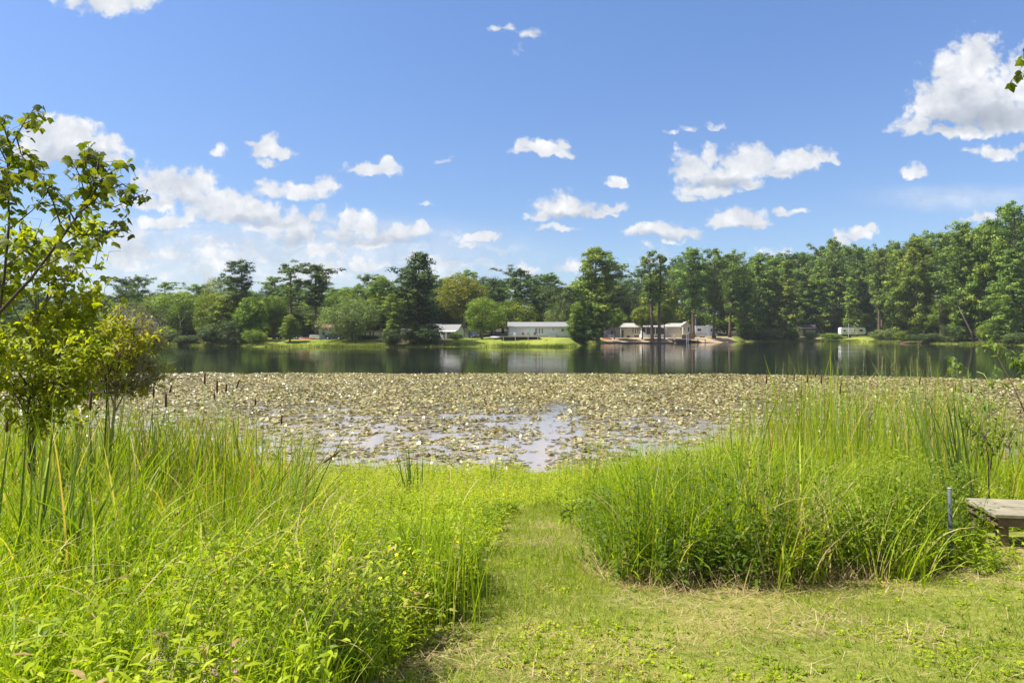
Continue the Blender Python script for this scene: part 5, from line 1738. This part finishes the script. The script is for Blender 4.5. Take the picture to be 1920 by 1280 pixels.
# ------------------------------------------------------------------ single tufts
def tuft(name, px, py_base, d, top, n, spread, lean_az, lean, mat, label, cat, w=.016, curl=.5, seed=0):
    r = np.random.default_rng(500 + seed)
    d = base_d(py_base) if d is None else d
    x = X(px, d)
    z = max(gz(x, d), -.2)
    H = Z(top, d) - z
    b = np.stack([r.normal(0, spread, n), r.normal(0, spread, n), np.full(n, -.02)], -1)
    az = np.where(r.random(n) < .75, lean_az + r.normal(0, .5, n), r.uniform(0, 6.28, n))
    s = Soup().add(blades(b, H * r.uniform(.6, 1.06, n) / np.maximum(.55, np.cos(lean)), np.full(n, w) * r.uniform(.7, 1.2, n), az, np.abs(r.normal(lean, .12, n)), r.uniform(0, curl, n), 6, taper=.55))
    o = link(name, s.mesh(name, M[mat]), None, (x, d, z))
    return tag(o, label, cat)


tuft('reed_tuft', 1795, 1000, 8.2, 690, 34, .14, 2.4, .12, 'reed_dark', 'tallest upright reed tuft rising behind the grey-blue pipe', 'reeds', .030, .25, 1)
tuft('reed_tuft', 1108, 960, 12.5, 792, 34, .12, .8, .15, 'reed', 'isolated green tuft at the water just right of the open channel', 'reeds', .018, .4, 2)
tuft('reed_tuft', 770, 940, 12.0, 826, 30, .10, 2.2, .15, 'reed_dark', 'dark green tuft at the weed edge left of the open channel', 'reeds', .020, .4, 3)
tuft('reed_tuft', 925, 930, 13.0, 838, 7, .06, .5, .03, 'reed_dark', 'slender pair of upright blades beside the open channel', 'reeds', .022, .15, 4)
tuft('reed_tuft', 500, 1010, None, 800, 42, .20, .25, .62, 'reed_dark', 'dark blades bent far over towards the water, below the leaning cattail', 'reeds', .018, .25, 5)
tuft('reed_tuft', 75, 1140, None, 745, 26, .12, 1.0, .12, 'reed_dark', 'tall dark blade tuft near the left edge of the bank', 'reeds', .026, .25, 6)
tuft('grass_tuft', 1690, 1088, None, 960, 70, .09, .3, .35, 'grass', 'arching bright grass tuft at the cut edge near the grey-blue pipe', 'grass tuft', .012, 1.6, 7)
tuft('grass_tuft', 840, 1165, None, 950, 90, .14, 1.5, .08, 'grass', 'tall upright grass tuft at the corner of the lawn path', 'grass tuft', .010, .4, 8)
tuft('grass_tuft', 1215, 1090, None, 850, 80, .12, 1.2, .1, 'grass', 'upright grass tuft at the left front of the tall grass', 'grass tuft', .011, .6, 9)


# ------------------------------------------------------------------ cattails
def cattail(px, py, d, spk, lean, label, group=None, nleaf=3, seed=0):
    """spike centre at picture (px,py); spk = spike length in picture px; lean = radians, positive to the right"""
    r = np.random.default_rng(900 + seed)
    xs, zs = X(px, d), Z(py, d)
    L = spk * d / FPX
    hgt = None
    g0 = max(gz(xs, d), -.15)
    h = (zs - g0)
    bx = xs - math.tan(lean) * h * .75
    g0 = max(gz(bx, d), -.15)
    o = tag(empty('cattail', (bx, d, g0)), label, 'cattail', group)
    top = Vector((xs - bx, 0, zs - g0))
    mid = Vector(((xs - bx) * .38, .03, (zs - g0) * .55))
    dirv = (top - mid).normalized()
    a, b = top - dirv * L / 2, top + dirv * L / 2
    tb = Tubes()
    tb.add([(0, 0, -.05), mid, a], [.006, .005, .004], 5)
    tb.add([b, b + dirv * L * .55], [.0028, .0012], 4)
    link('stem', tb.mesh('cattail_stem', M['stalk']), o)
    tb = Tubes()
    R_ = .0115
    tb.add([a, a + dirv * L * .06, a.lerp(b, .5), b - dirv * L * .06, b], [R_ * .45, R_, R_ * 1.08, R_, R_ * .4], 10)
    link('spike', tb.mesh('cattail_spike', M['spike']), o)
    for i in range(nleaf):
        s = Soup().add(blades(np.array([[r.normal(0, .02), r.normal(0, .02), -.03]]), np.array([h * r.uniform(.75, 1.1)]), np.array([.017]), np.array([r.uniform(0, 6.28)]), np.array([abs(lean) * .6 + r.uniform(.02, .14)]), np.array([r.uniform(.05, .5)]), 6, taper=.55))
        link('leaf', s.mesh('cattail_leaf', M['reed']), o)
    return o


CT = [
 (170, 751, 6.4, 36, .08, 'stout brown cattail standing beside the log, left of the pair'),
 (55, 877, 5.6, 22, -.18, 'short cattail leaning left over the left bank weeds'),
 (13, 798, 6.6, 22, .1, 'cattail with dark spike at the left edge of view'),
 (288, 736, 8.6, 19, 0, 'small cattail left of a longer one in the left reeds'),
 (311, 750, 7.6, 27, .02, 'long-spiked cattail in the middle of the left reeds'),
 (384, 709, 9.6, 22, .05, 'cattail reaching above the lily pads, highest of the left group'),
 (407, 725, 9.0, 24, .0, 'cattail just right below the highest one of the left group'),
 (424, 727, 9.4, 16, .02, 'slim cattail right beside the thick one of the left group'),
 (446, 720, 10.0, 17, .35, 'slanting slim cattail at the top right of the left group'),
 (320, 729, 9.8, 15, .25, 'tiny cattail slanting right behind the long-spiked one'),
 (402, 742, 9.8, 12, .0, 'tiny cattail below the highest pair of the left group'),
 (479, 753, 10.5, 12, .0, 'tiny cattail at the edge of the left reeds before the pads'),
 (528, 786, 9.6, 18, .05, 'reddish cattail at the right margin of the left reeds'),
 (621, 857, 8.0, 36, .95, 'cattail leaning far over to the right above the bent blades'),
 (338, 960, 6.0, 24, 1.15, 'fallen cattail lying in the dark weeds below the left reeds'),
 (207, 1051, 4.7, 18, -1.2, 'fallen cattail with reddish spike low on the left bank'),
 (1437, 711, 11.5, 17, 0, 'leftmost cattail of the group above the right tall grass'),
 (1489, 706, 12.5, 17, 0, 'second cattail from the left above the right tall grass'),
 (1514, 709, 11.5, 16, .03, 'cattail in the right group standing a little behind a taller one'),
 (1529, 701, 12.0, 12, .05, 'short high cattail in the middle of the right group'),
 (1540, 711, 11.0, 18, .0, 'dark cattail just right of the short high one'),
 (1576, 728, 10.5, 22, .05, 'lowest cattail of the right group with long spike'),
 (1603, 704, 12.5, 14, .06, 'small cattail right of the low long-spiked one'),
 (1725, 711, 12.5, 18, .15, 'cattail slanting right, left of the tallest reed tuft'),
 (1791, 727, 12.0, 14, .05, 'cattail just right of the tallest reed tuft'),
 (1821, 730, 12.0, 12, .0, 'last cattail on the right, beyond the tallest reed tuft'),
]
for i, (px, py, d, spk, lean, lb) in enumerate(CT):
    cattail(px, py, d, spk, lean, lb, 'cattails in the reed margins', 3, i)

# ------------------------------------------------------------------ bench and pipe on the right
d0 = 6.8
zt = Z(964, d0)
bx, by = X(1866, d0), d0
g = gz(bx, by)
o = tag(empty('wooden_bench', (bx, by, g), R(-9)), 'low weathered wooden bench platform at the right beside the tall grass', 'bench')
Ht = zt - g
bm = bmesh.new()
for i in range(4):
    box(bm, 0 + .01 * (i % 2), 2.6, i * .178, i * .178 + .17, Ht - .035, Ht)
bmesh.ops.bevel(bm, geom=bm.edges[:], offset=.004, segments=1, affect='EDGES')
link('seat', bm_mesh('bench_seat', bm, M['planks']), o)
part('apron', M['bench_wood'], o, (.04, 2.56, .03, .068, Ht - .125, -.038 + Ht), (.04, .078, .069, .63, Ht - .125, Ht - .038), (.04, 2.56, .631, .67, Ht - .125, Ht - .038))
for sx in (.08, 1.2, 2.3):
    for sy in (.07, .54):
        part('leg', M['bench_wood'], o, lambda bm, sx=sx, sy=sy: prism(bm, [(sx, -.15), (sx + .085, -.15), (sx + .075, Ht - .04), (sx - .01, Ht - .04)], sy, sy + .085, 'y'))
d0 = 5.9
x = X(1783, d0)
g = gz(x, d0)
o = tag(empty('upright_pipe', (x, d0, g), 0), 'grey-blue plastic pipe standing upright in the tall grass near the bench', 'pipe')
tb = Tubes()
hp = Z(915, d0) - g
tb.add([(0, 0, -.1), (-.004, 0, hp * .5), (-.012, 0, hp)], [.017, .017, .017], 12)
link('tube', tb.mesh('pipe_tube', M['pipe']), o)
tb = Tubes()
tb.add([(-.0122, 0, hp + .001), (-.0123, 0, hp + .004)], [.0185, .0185], 12)
link('cap', tb.mesh('pipe_cap', M['grey']), o)
# bent cane below the bench
tb = Tubes()
d0 = 6.35
tb.add([(X(1878, d0), d0, gz(X(1878, d0), d0)), (X(1900, d0), d0, gz(X(1878, d0), d0) + .08), (X(1935, d0), d0 + .1, gz(X(1878, d0), d0) + .05)], [.006, .006, .004], 6)
tag(link('dry_cane', tb.mesh('dry_cane', M['brick'])), 'reddish dry cane bent in a peak before the bench leg', 'twig')
# dark log in the reeds on the left
d0 = 9.0
tb = Tubes()
tb.add([(X(88, d0), d0, Z(768, d0)), (X(108, d0), d0, Z(748, d0)), (X(150, d0), d0 + .1, Z(741, d0)), (X(205, d0), d0 + .2, Z(738, d0))], [.02, .03, .026, .008], 8)
tb.add([(X(128, d0), d0, Z(745, d0)), (X(140, d0), d0 - .1, Z(760, d0)), (X(160, d0), d0 - .2, Z(764, d0))], [.016, .012, .004], 6)
tag(link('fallen_branch', tb.mesh('fallen_branch', M['twig'])), 'dark dead branch caught in the left reeds below the young tree', 'branch')


# ------------------------------------------------------------------ maple sprays, young tree and shrubs on the left
MAPLE = [(0, 0), (.22, -.02), (.36, .16), (.54, .40), (.40, .44), (.30, .46), (.22, .66), (0, 1.0), (-.22, .66), (-.30, .46), (-.40, .44), (-.54, .40), (-.36, .16), (-.22, -.02)]


def maple_leaves(P, size, r):
    n = len(P)
    tpl = np.array([(0, .3)] + MAPLE)
    k = len(tpl)
    az = r.uniform(0, 6.28, n)
    pitch = r.normal(-.75, .45, n)
    d = np.stack([np.cos(az) * np.cos(pitch), np.sin(az) * np.cos(pitch), np.sin(pitch)], -1)
    side = np.stack([-np.sin(az), np.cos(az), np.zeros(n)], -1)
    roll = r.normal(0, .4, n)[:, None]
    nrm = np.cross(d, side)
    s2 = side * np.cos(roll) + nrm * np.sin(roll)
    n2 = np.cross(d, s2)
    S = size[:, None, None]
    V = P[:, None] + S * (tpl[None, :, 0:1] * s2[:, None] + tpl[None, :, 1:2] * d[:, None] + (-.28 * np.abs(tpl[None, :, 0:1]) - .15 * tpl[None, :, 1:2] ** 2) * n2[:, None] * np.sign(n2[:, 2])[:, None, None])
    o = (np.arange(n) * k)[:, None]
    T = np.concatenate([o + np.array([[0, i, i + 1 if i + 1 < k else 1]]) for i in range(1, k)])
    return V.reshape(-1, 3), T, np.repeat(r.random(n), k)


def spray(name, lines, d, label, cat, seed, size=(.030, .054), pitch_px=13, mat='maple'):
    """a woody shoot drawn by polylines in picture px, its twigs set with opposite maple leaves"""
    r = np.random.default_rng(seed)
    tb = Tubes()
    pts = []
    for li, (ln, rad, leafy_from) in enumerate(lines):
        yo = r.uniform(-.25, .25, len(ln)) * (li > 0)
        P = [Vector((X(px, d + a), d + a, Z(py, d + a))) for (px, py), a in zip(ln, yo)]
        n = len(P)
        tb.add(P, [rad * (1 - .75 * i / (n - 1)) for i in range(n)], 6)
        seg = [(P[i + 1] - P[i]).length for i in range(n - 1)]
        tot = sum(seg)
        stp = pitch_px * d / FPX
        s = leafy_from * tot
        while s < tot:
            q, i = s, 0
            while i < n - 2 and q > seg[i]:
                q -= seg[i]
                i += 1
            c = P[i].lerp(P[i + 1], min(1, q / seg[i]))
            for sgn in (-1, 1):
                off = Vector(r.normal(0, 1, 3)).normalized() * r.uniform(.015, .075)
                e = c + off
                tb.add([c, e], [.0012, .0009], 3)
                pts.append(e)
            s += stp * r.uniform(.7, 1.3)
        pts.append(P[-1])
    o = tag(empty(name, (X(lines[0][0][0][0], d), d, 0)), label, cat)
    inv = Vector(o.location)
    tb.v = [v - inv for v in tb.v]
    link('stem', tb.mesh('spray_stem', M['twig']), o)
    P = np.array([tuple(p - inv) for p in pts])
    V, T, rn = maple_leaves(P, r.uniform(size[0], size[1], len(P)), r)
    link('foliage', np_mesh('spray_foliage', V, [T], M[mat], {'rnd': rn}), o)
    return o


spray('maple_branch', [
    ([(-250, 1700), (-225, 1100), (-170, 760), (-60, 640), (0, 585), (60, 520), (120, 440), (160, 385), (178, 340), (186, 295)], .012, .86),
    ([(150, 398), (195, 360), (230, 345), (262, 368)], .005, .1),
    ([(120, 440), (100, 380), (76, 330), (56, 305)], .005, .15),
    ([(165, 385), (150, 330), (128, 292)], .004, .1),
    ([(180, 345), (215, 318), (248, 308)], .004, .1),
    ([(170, 378), (215, 388), (268, 364)], .004, .2),
    ([(95, 470), (150, 440), (200, 440), (232, 416)], .004, .25),
    ([(140, 415), (120, 372), (96, 345)], .004, .2),
    ([(160, 388), (190, 340), (214, 300)], .004, .2),
    ([(70, 505), (120, 480), (165, 470)], .004, .3),
    ([(175, 350), (160, 310), (168, 278)], .003, .1),
], 3.2, 'dark maple branch slanting up across the clouds from the left edge', 'branch', 41)
spray('maple_sapling', [
    ([(-75, 1500), (-40, 900), (-8, 640), (8, 520), (17, 420), (15, 340), (20, 275), (48, 225), (70, 196)], .0085, .72),
    ([(16, 340), (40, 326), (62, 318)], .004, .1),
    ([(16, 310), (-10, 260), (-20, 225)], .004, .0),
    ([(20, 275), (5, 235), (12, 215)], .004, .0),
    ([(17, 430), (60, 395), (95, 355)], .004, .2),
    ([(30, 255), (40, 290), (50, 305)], .004, .1),
    ([(14, 370), (-10, 330), (-20, 300)], .004, .0),
    ([(40, 235), (60, 225), (74, 214)], .003, .0),
    ([(10, 500), (45, 470), (70, 455)], .004, .2),
    ([(5, 540), (-20, 500), (-40, 470)], .004, .2),
], 3.45, 'thin upright maple sapling at the left edge, its leaves against the clouds', 'sapling', 42)


def leafy_shrub(name, d, boxes, trunk_lines, mat, barkmat, label, cat, seed, lsize=(.05, .08), twigs=0, maple=False, keep=1.0):
    """boxes: (px,py,rx,ry,n) leaf clouds in picture px, given real depth"""
    r = np.random.default_rng(seed)
    tb = Tubes()
    for ln, rad in trunk_lines:
        tb.add([(X(px, d), d + r.normal(0, .1), Z(py, d)) for px, py in ln], [rad * (1 - .7 * i / (len(ln) - 1)) for i in range(len(ln))], 7)
    root = Vector((X(trunk_lines[0][0][0][0], d), d, Z(trunk_lines[0][0][0][1], d)))
    pts, tone = [], []
    for px, py, rx, ry, n in boxes:
        c = np.array([X(px, d), d + r.normal(0, .25), Z(py, d)])
        # each cloud is a set of short twigs carrying leaves
        nt = max(3, int(n * keep) // 9)
        for _ in range(nt):
            dv = r.normal(0, 1, 3)
            dv /= np.linalg.norm(dv)
            e = c + dv * r.random() ** .4 * np.array([rx * d / FPX, .5 * (rx + ry) * d / FPX, ry * d / FPX])
            q = e + r.normal(0, 1, 3) * .12 + np.array([0, 0, .05])
            tb.add([e, q], [.0035, .0012], 3)
            f = r.random((9, 1)) * 1.15
            pts.append(e + (q - e) * f + r.normal(0, .025, (9, 3)))
            tone.append(np.full(9, r.random()))
        if r.random() < .8:
            st = Vector((X(trunk_lines[0][0][-1][0], d), d, Z(trunk_lines[0][0][-1][1], d))).lerp(root, r.uniform(0, .6))
            tb.add([st, st.lerp(Vector(c), .5) + Vector((0, 0, .06)), Vector(c)], [.009, .006, .003], 5)
    for _ in range(twigs):
        px, py, rx, ry, n = boxes[r.integers(len(boxes))]
        a = Vector((X(px + r.normal(0, rx * .6), d), d + r.normal(0, .2), Z(py + r.normal(0, ry * .6), d)))
        b = a + Vector((r.normal(0, .12), r.normal(0, .12), r.uniform(.02, .28)))
        c = b + Vector((r.normal(0, .08), r.normal(0, .08), r.uniform(-.02, .12)))
        tb.add([a, b, c], [.004, .0028, .0012], 4)
    P = np.concatenate(pts)
    tn = np.clip(np.concatenate(tone) * .7 + r.random(len(P)) * .3, 0, 1)
    o = tag(empty(name, root), label, cat)
    tb.v = [Vector(v) - root for v in tb.v]
    link('stem', tb.mesh(name + '_stem', M[barkmat]), o)
    n = len(P)
    P = P - np.array(root)
    if maple:
        V, T, rn = maple_leaves(P, r.uniform(*lsize, n), r)
        me = np_mesh(name + '_foliage', V, [T], M[mat], {'rnd': np.repeat(tn, len(MAPLE) + 1)})
    else:
        L = r.uniform(*lsize, n)
        me = Soup().add(leaves(P, r.uniform(0, 6.28, n), r.normal(-.1, .6, n), L, L * r.uniform(.38, .55, n), tn)).mesh(name + '_foliage', M[mat])
    link('foliage', me, o)
    return o


leafy_shrub('young_tree', 8.0, [(40, 440, 55, 30, 180), (110, 420, 55, 26, 150), (70, 490, 75, 40, 380), (150, 455, 40, 22, 110), (30, 540, 60, 40, 420), (120, 530, 60, 36, 380), (60, 600, 70, 40, 450), (140, 590, 45, 34, 300), (20, 650, 50, 40, 300), (100, 660, 60, 36, 330), (175, 560, 26, 22, 90), (160, 640, 40, 30, 200), (190, 505, 14, 24, 50), (-20, 480, 40, 50, 250), (-20, 600, 40, 60, 250)],
            [([(70, 1010), (70, 740), (72, 640), (78, 540), (90, 460)], .022), ([(74, 610), (110, 545), (150, 470)], .012), ([(72, 660), (40, 580), (20, 500)], .012)],
            'sapling', 'bark_grey', 'young leafy tree with thin dark trunk behind the maple branch on the left', 'tree', 51, (.055, .09), 25, True, keep=0.7)
leafy_shrub('yellowing_shrub', 10.5, [(225, 635, 40, 26, 420), (190, 650, 40, 28, 420), (255, 660, 32, 24, 360), (285, 640, 14, 24, 130), (215, 690, 56, 26, 420), (272, 700, 28, 22, 220), (165, 690, 40, 30, 380), (240, 620, 22, 16, 160), (150, 725, 40, 22, 260), (205, 728, 44, 20, 300), (260, 728, 30, 16, 160)],
            [([(215, 830), (215, 740), (222, 690), (228, 650)], .022), ([(215, 770), (190, 700), (175, 660)], .014), ([(215, 770), (255, 710), (280, 650)], .014)],
            'yellowing', 'twig_grey', 'yellowing shrub with bare grey twigs at the water on the left', 'shrub', 52, (.05, .085), 1100, keep=1.7)
leafy_shrub('green_shrub', 7.6, [(20, 690, 60, 40, 480), (90, 700, 50, 36, 420), (150, 695, 44, 38, 380), (-30, 680, 50, 50, 260), (60, 745, 60, 28, 380), (130, 740, 50, 24, 260), (180, 670, 34, 34, 240), (40, 640, 60, 30, 300), (30, 790, 60, 26, 300), (100, 785, 50, 22, 240), (-10, 740, 50, 40, 240)],
            [([(60, 900), (60, 780), (50, 720)], .016)], 'sapling', 'twig', 'bright green shrub at the foot of the young tree on the left', 'shrub', 53, (.06, .10), 20)
leafy_shrub('golden_shrub', 9.2, [(190, 640, 44, 30, 380), (225, 620, 34, 24, 260), (260, 650, 28, 26, 200), (150, 610, 40, 30, 260), (205, 590, 20, 16, 90)],
            [([(200, 860), (200, 740), (205, 650)], .014)], 'golden_shrub_leaf', 'twig', 'golden-green shrub between the young tree and the grey-twigged yellowing shrub', 'shrub', 58, (.05, .09), 20)
leafy_shrub('dark_shrub', 4.6, [(15, 1010, 34, 36, 90), (40, 1070, 34, 40, 90), (10, 1110, 40, 40, 100)],
            [([(20, 1190), (20, 1100), (24, 1020)], .008)], 'weed_dark', 'twig', 'dark leafy plant low at the left edge beside the dark blades', 'plant', 54, (.05, .08), 6)
leafy_shrub('leafy_sapling', 8.5, [(1905, 662, 16, 16, 50), (1912, 690, 16, 14, 50), (1940, 680, 30, 40, 140), (1950, 740, 30, 40, 140)],
            [([(1950, 960), (1948, 820), (1938, 700)], .014)], 'bright', 'twig', 'bright leafy sprigs entering at the right edge above the lily pads', 'sapling', 55, (.06, .10), 4)
leafy_shrub('tall_weed', 9.0, [(1832, 698, 14, 8, 36), (1830, 720, 10, 12, 27), (1828, 750, 10, 14, 18)],
            [([(1828, 960), (1828, 820), (1832, 695)], .006)], 'bright', 'stalk', 'single tall weed with yellow-green top near the right edge', 'weed', 56, (.06, .09), 0)
leafy_shrub('marsh_shrub', 8.8, [(1850, 790, 34, 22, 120), (1875, 820, 34, 24, 140), (1830, 830, 26, 22, 90)],
            [([(1858, 940), (1858, 860), (1856, 800)], .010)], 'weed_dark', 'twig', 'dark green marsh shrub behind the bench, right of the reed tuft', 'shrub', 57, (.05, .08), 10)
spray('oak_twig', [([(1985, 60), (1945, 95), (1915, 112)], .004, .3), ([(1940, 98), (1930, 130), (1922, 140)], .003, .2)], 3.0,
      'dark leaf cluster hanging in at the upper right edge of the sky', 'twig', 43, (.03, .05), 14)

# ------------------------------------------------------------------ flowers, seed heads and fronds
def flower_mesh(name, mat, rad, petals):
    V, F = [(0, 0, 0)], []
    for i in range(petals):
        a = 2 * math.pi * i / petals
        for da, rr, z in ((-.42, .62, .25), (-.2, 1, .12), (.2, 1, .12), (.42, .62, .25)):
            V.append((math.cos(a + da) * rr * rad, math.sin(a + da) * rr * rad, z * rad))
        b = 1 + 4 * i
        F.append((0, b, b + 1, b + 2, b + 3))
    me = bpy.data.meshes.new(name)
    me.from_pydata(V, [], F)
    me.materials.append(M[mat])
    return me


ymesh = flower_mesh('yellow_petals', 'petal_yellow', .011, 5)
rr_ = np.random.default_rng(61)
cnt = 0
while cnt < 80:
    px, py = rr_.uniform(60, 1000), rr_.uniform(905, 1240)
    if inside(np.array([px]), np.array([py]), LAWN)[0] or rr_.random() > (.25 + .75 * math.exp(-((px - 620) / 260) ** 2)):
        continue
    d = base_d(py)
    x = X(px, d)
    z = gz(x, d) + (rr_.uniform(.38, .52) if d < 7.5 else rr_.uniform(.22, .36))
    o = link('yellow_flower', ymesh, None, (x, d, z))
    o.rotation_euler = (rr_.normal(.5, .4), rr_.normal(0, .4), rr_.uniform(0, 6))
    tag(o, 'tiny yellow blossom dotted among the bright weeds of the left bank', 'flower', 'yellow blossoms in the weeds')
    cnt += 1
pm = flower_mesh('pink_petals', 'petal_pink', .02, 7)
for px, py in ((395, 1248), (412, 1238), (433, 1246), (448, 1244), (405, 1258), (202, 1257), (383, 1272)):
    d = 2.75
    o = link('pink_flower', pm, None, (X(px, d), d + rr_.normal(0, .05), Z(py, d)))
    o.rotation_euler = (.8, rr_.normal(0, .4), rr_.uniform(0, 6))
    tag(o, 'small pink wildflower near the lower left under the brown frond', 'flower', 'pink wildflowers')


def frond(lines, d, label, seed):
    r = np.random.default_rng(seed)
    o = tag(empty('brown_frond', (X(lines[0][0][0], d), d, Z(lines[0][0][1], d))), label, 'frond')
    inv = Vector(o.location)
    tb = Tubes()
    P = []
    for ln in lines:
        q = [Vector((X(px, d), d + r.normal(0, .03), Z(py, d))) - inv for px, py in ln]
        tb.add(q, [.003 * (1 - .7 * i / (len(q) - 1)) for i in range(len(q))], 5)
        for i in range(len(q) - 1):
            for f in np.linspace(0, 1, 9):
                P.append(tuple(q[i].lerp(q[i + 1], f)))
    link('stem', tb.mesh('frond_stem', M['straw'] if False else M['stalk']), o)
    P = np.repeat(np.array(P), 3, 0)
    n = len(P)
    s = Soup().add(leaves(P, r.uniform(0, 6.28, n), r.normal(-.1, .35, n), r.uniform(.02, .05, n), r.uniform(.004, .008, n)))
    link('leaflets', s.mesh('frond_leaflets', M['frond']), o)


frond([[(262, 1330), (270, 1270), (300, 1228), (380, 1210), (465, 1205)], [(300, 1228), (305, 1190), (292, 1175)], [(300, 1232), (390, 1240), (470, 1232)], [(275, 1265), (340, 1250), (430, 1275)]], 2.5, 'brownish feathery frond arching over the weeds at the lower left', 71)


def seedhead(px, top, base, d, seed):
    r = np.random.default_rng(1200 + seed)
    x = X(px, d)
    g0 = max(gz(x, d), -.1)
    H = Z(top, d) - g0
    o = tag(empty('grass_seedhead', (x, d, g0)), 'pale feathery grass seed head above the right reeds', 'seed head', 'feathery seed heads above the right reeds')
    tb = Tubes()
    tip = Vector((r.normal(0, .1), 0, H))
    m = Vector((tip.x * .3, 0, H * .6))
    tb.add([(0, 0, 0), m, tip], [.004, .003, .0012], 4)
    link('stem', tb.mesh('seed_stem', M['stalk']), o)
    n = 46
    f = r.uniform(.0, 1.0, n)
    P = np.array([tuple(m.lerp(tip, .55 + .45 * q)) for q in f]) + r.normal(0, .022, (n, 3)) * (1.3 - f[:, None])
    s = Soup().add(leaves(P, r.uniform(0, 6.28, n), r.normal(.5, .4, n), r.uniform(.015, .035, n), r.uniform(.004, .008, n)))
    link('plume', s.mesh('seed_plume', M['straw']), o)


for i, (px, top) in enumerate(((1612, 655), (1642, 668), (1672, 640), (1690, 655), (1702, 668), (1718, 650), (1725, 672), (1742, 660), (1760, 668), (1800, 672), (1455, 680), (1588, 676), (1660, 676), (1681, 682), (1708, 688))):
    seedhead(px, top, 0, 10.5 + (i % 4) * .7, i)


# ------------------------------------------------------------------ summer air over the lake
bm = bmesh.new()
box(bm, -1750, 1750, -90, 1300, -2.4, 66)
m, t, b = new_mat('summer_air')
t.n.remove(b)
pv = t.new('ShaderNodeVolumePrincipled')
pv.inputs['Color'].default_value = (0.80, 0.90, 1.0, 1)
pv.inputs['Density'].default_value = 0.00011
pv.inputs['Anisotropy'].default_value = 0.0
t.l.new(pv.outputs[0], t.n['Material Output'].inputs['Volume'])
tag(link('haze', bm_mesh('haze', bm, m)), kind='stuff')
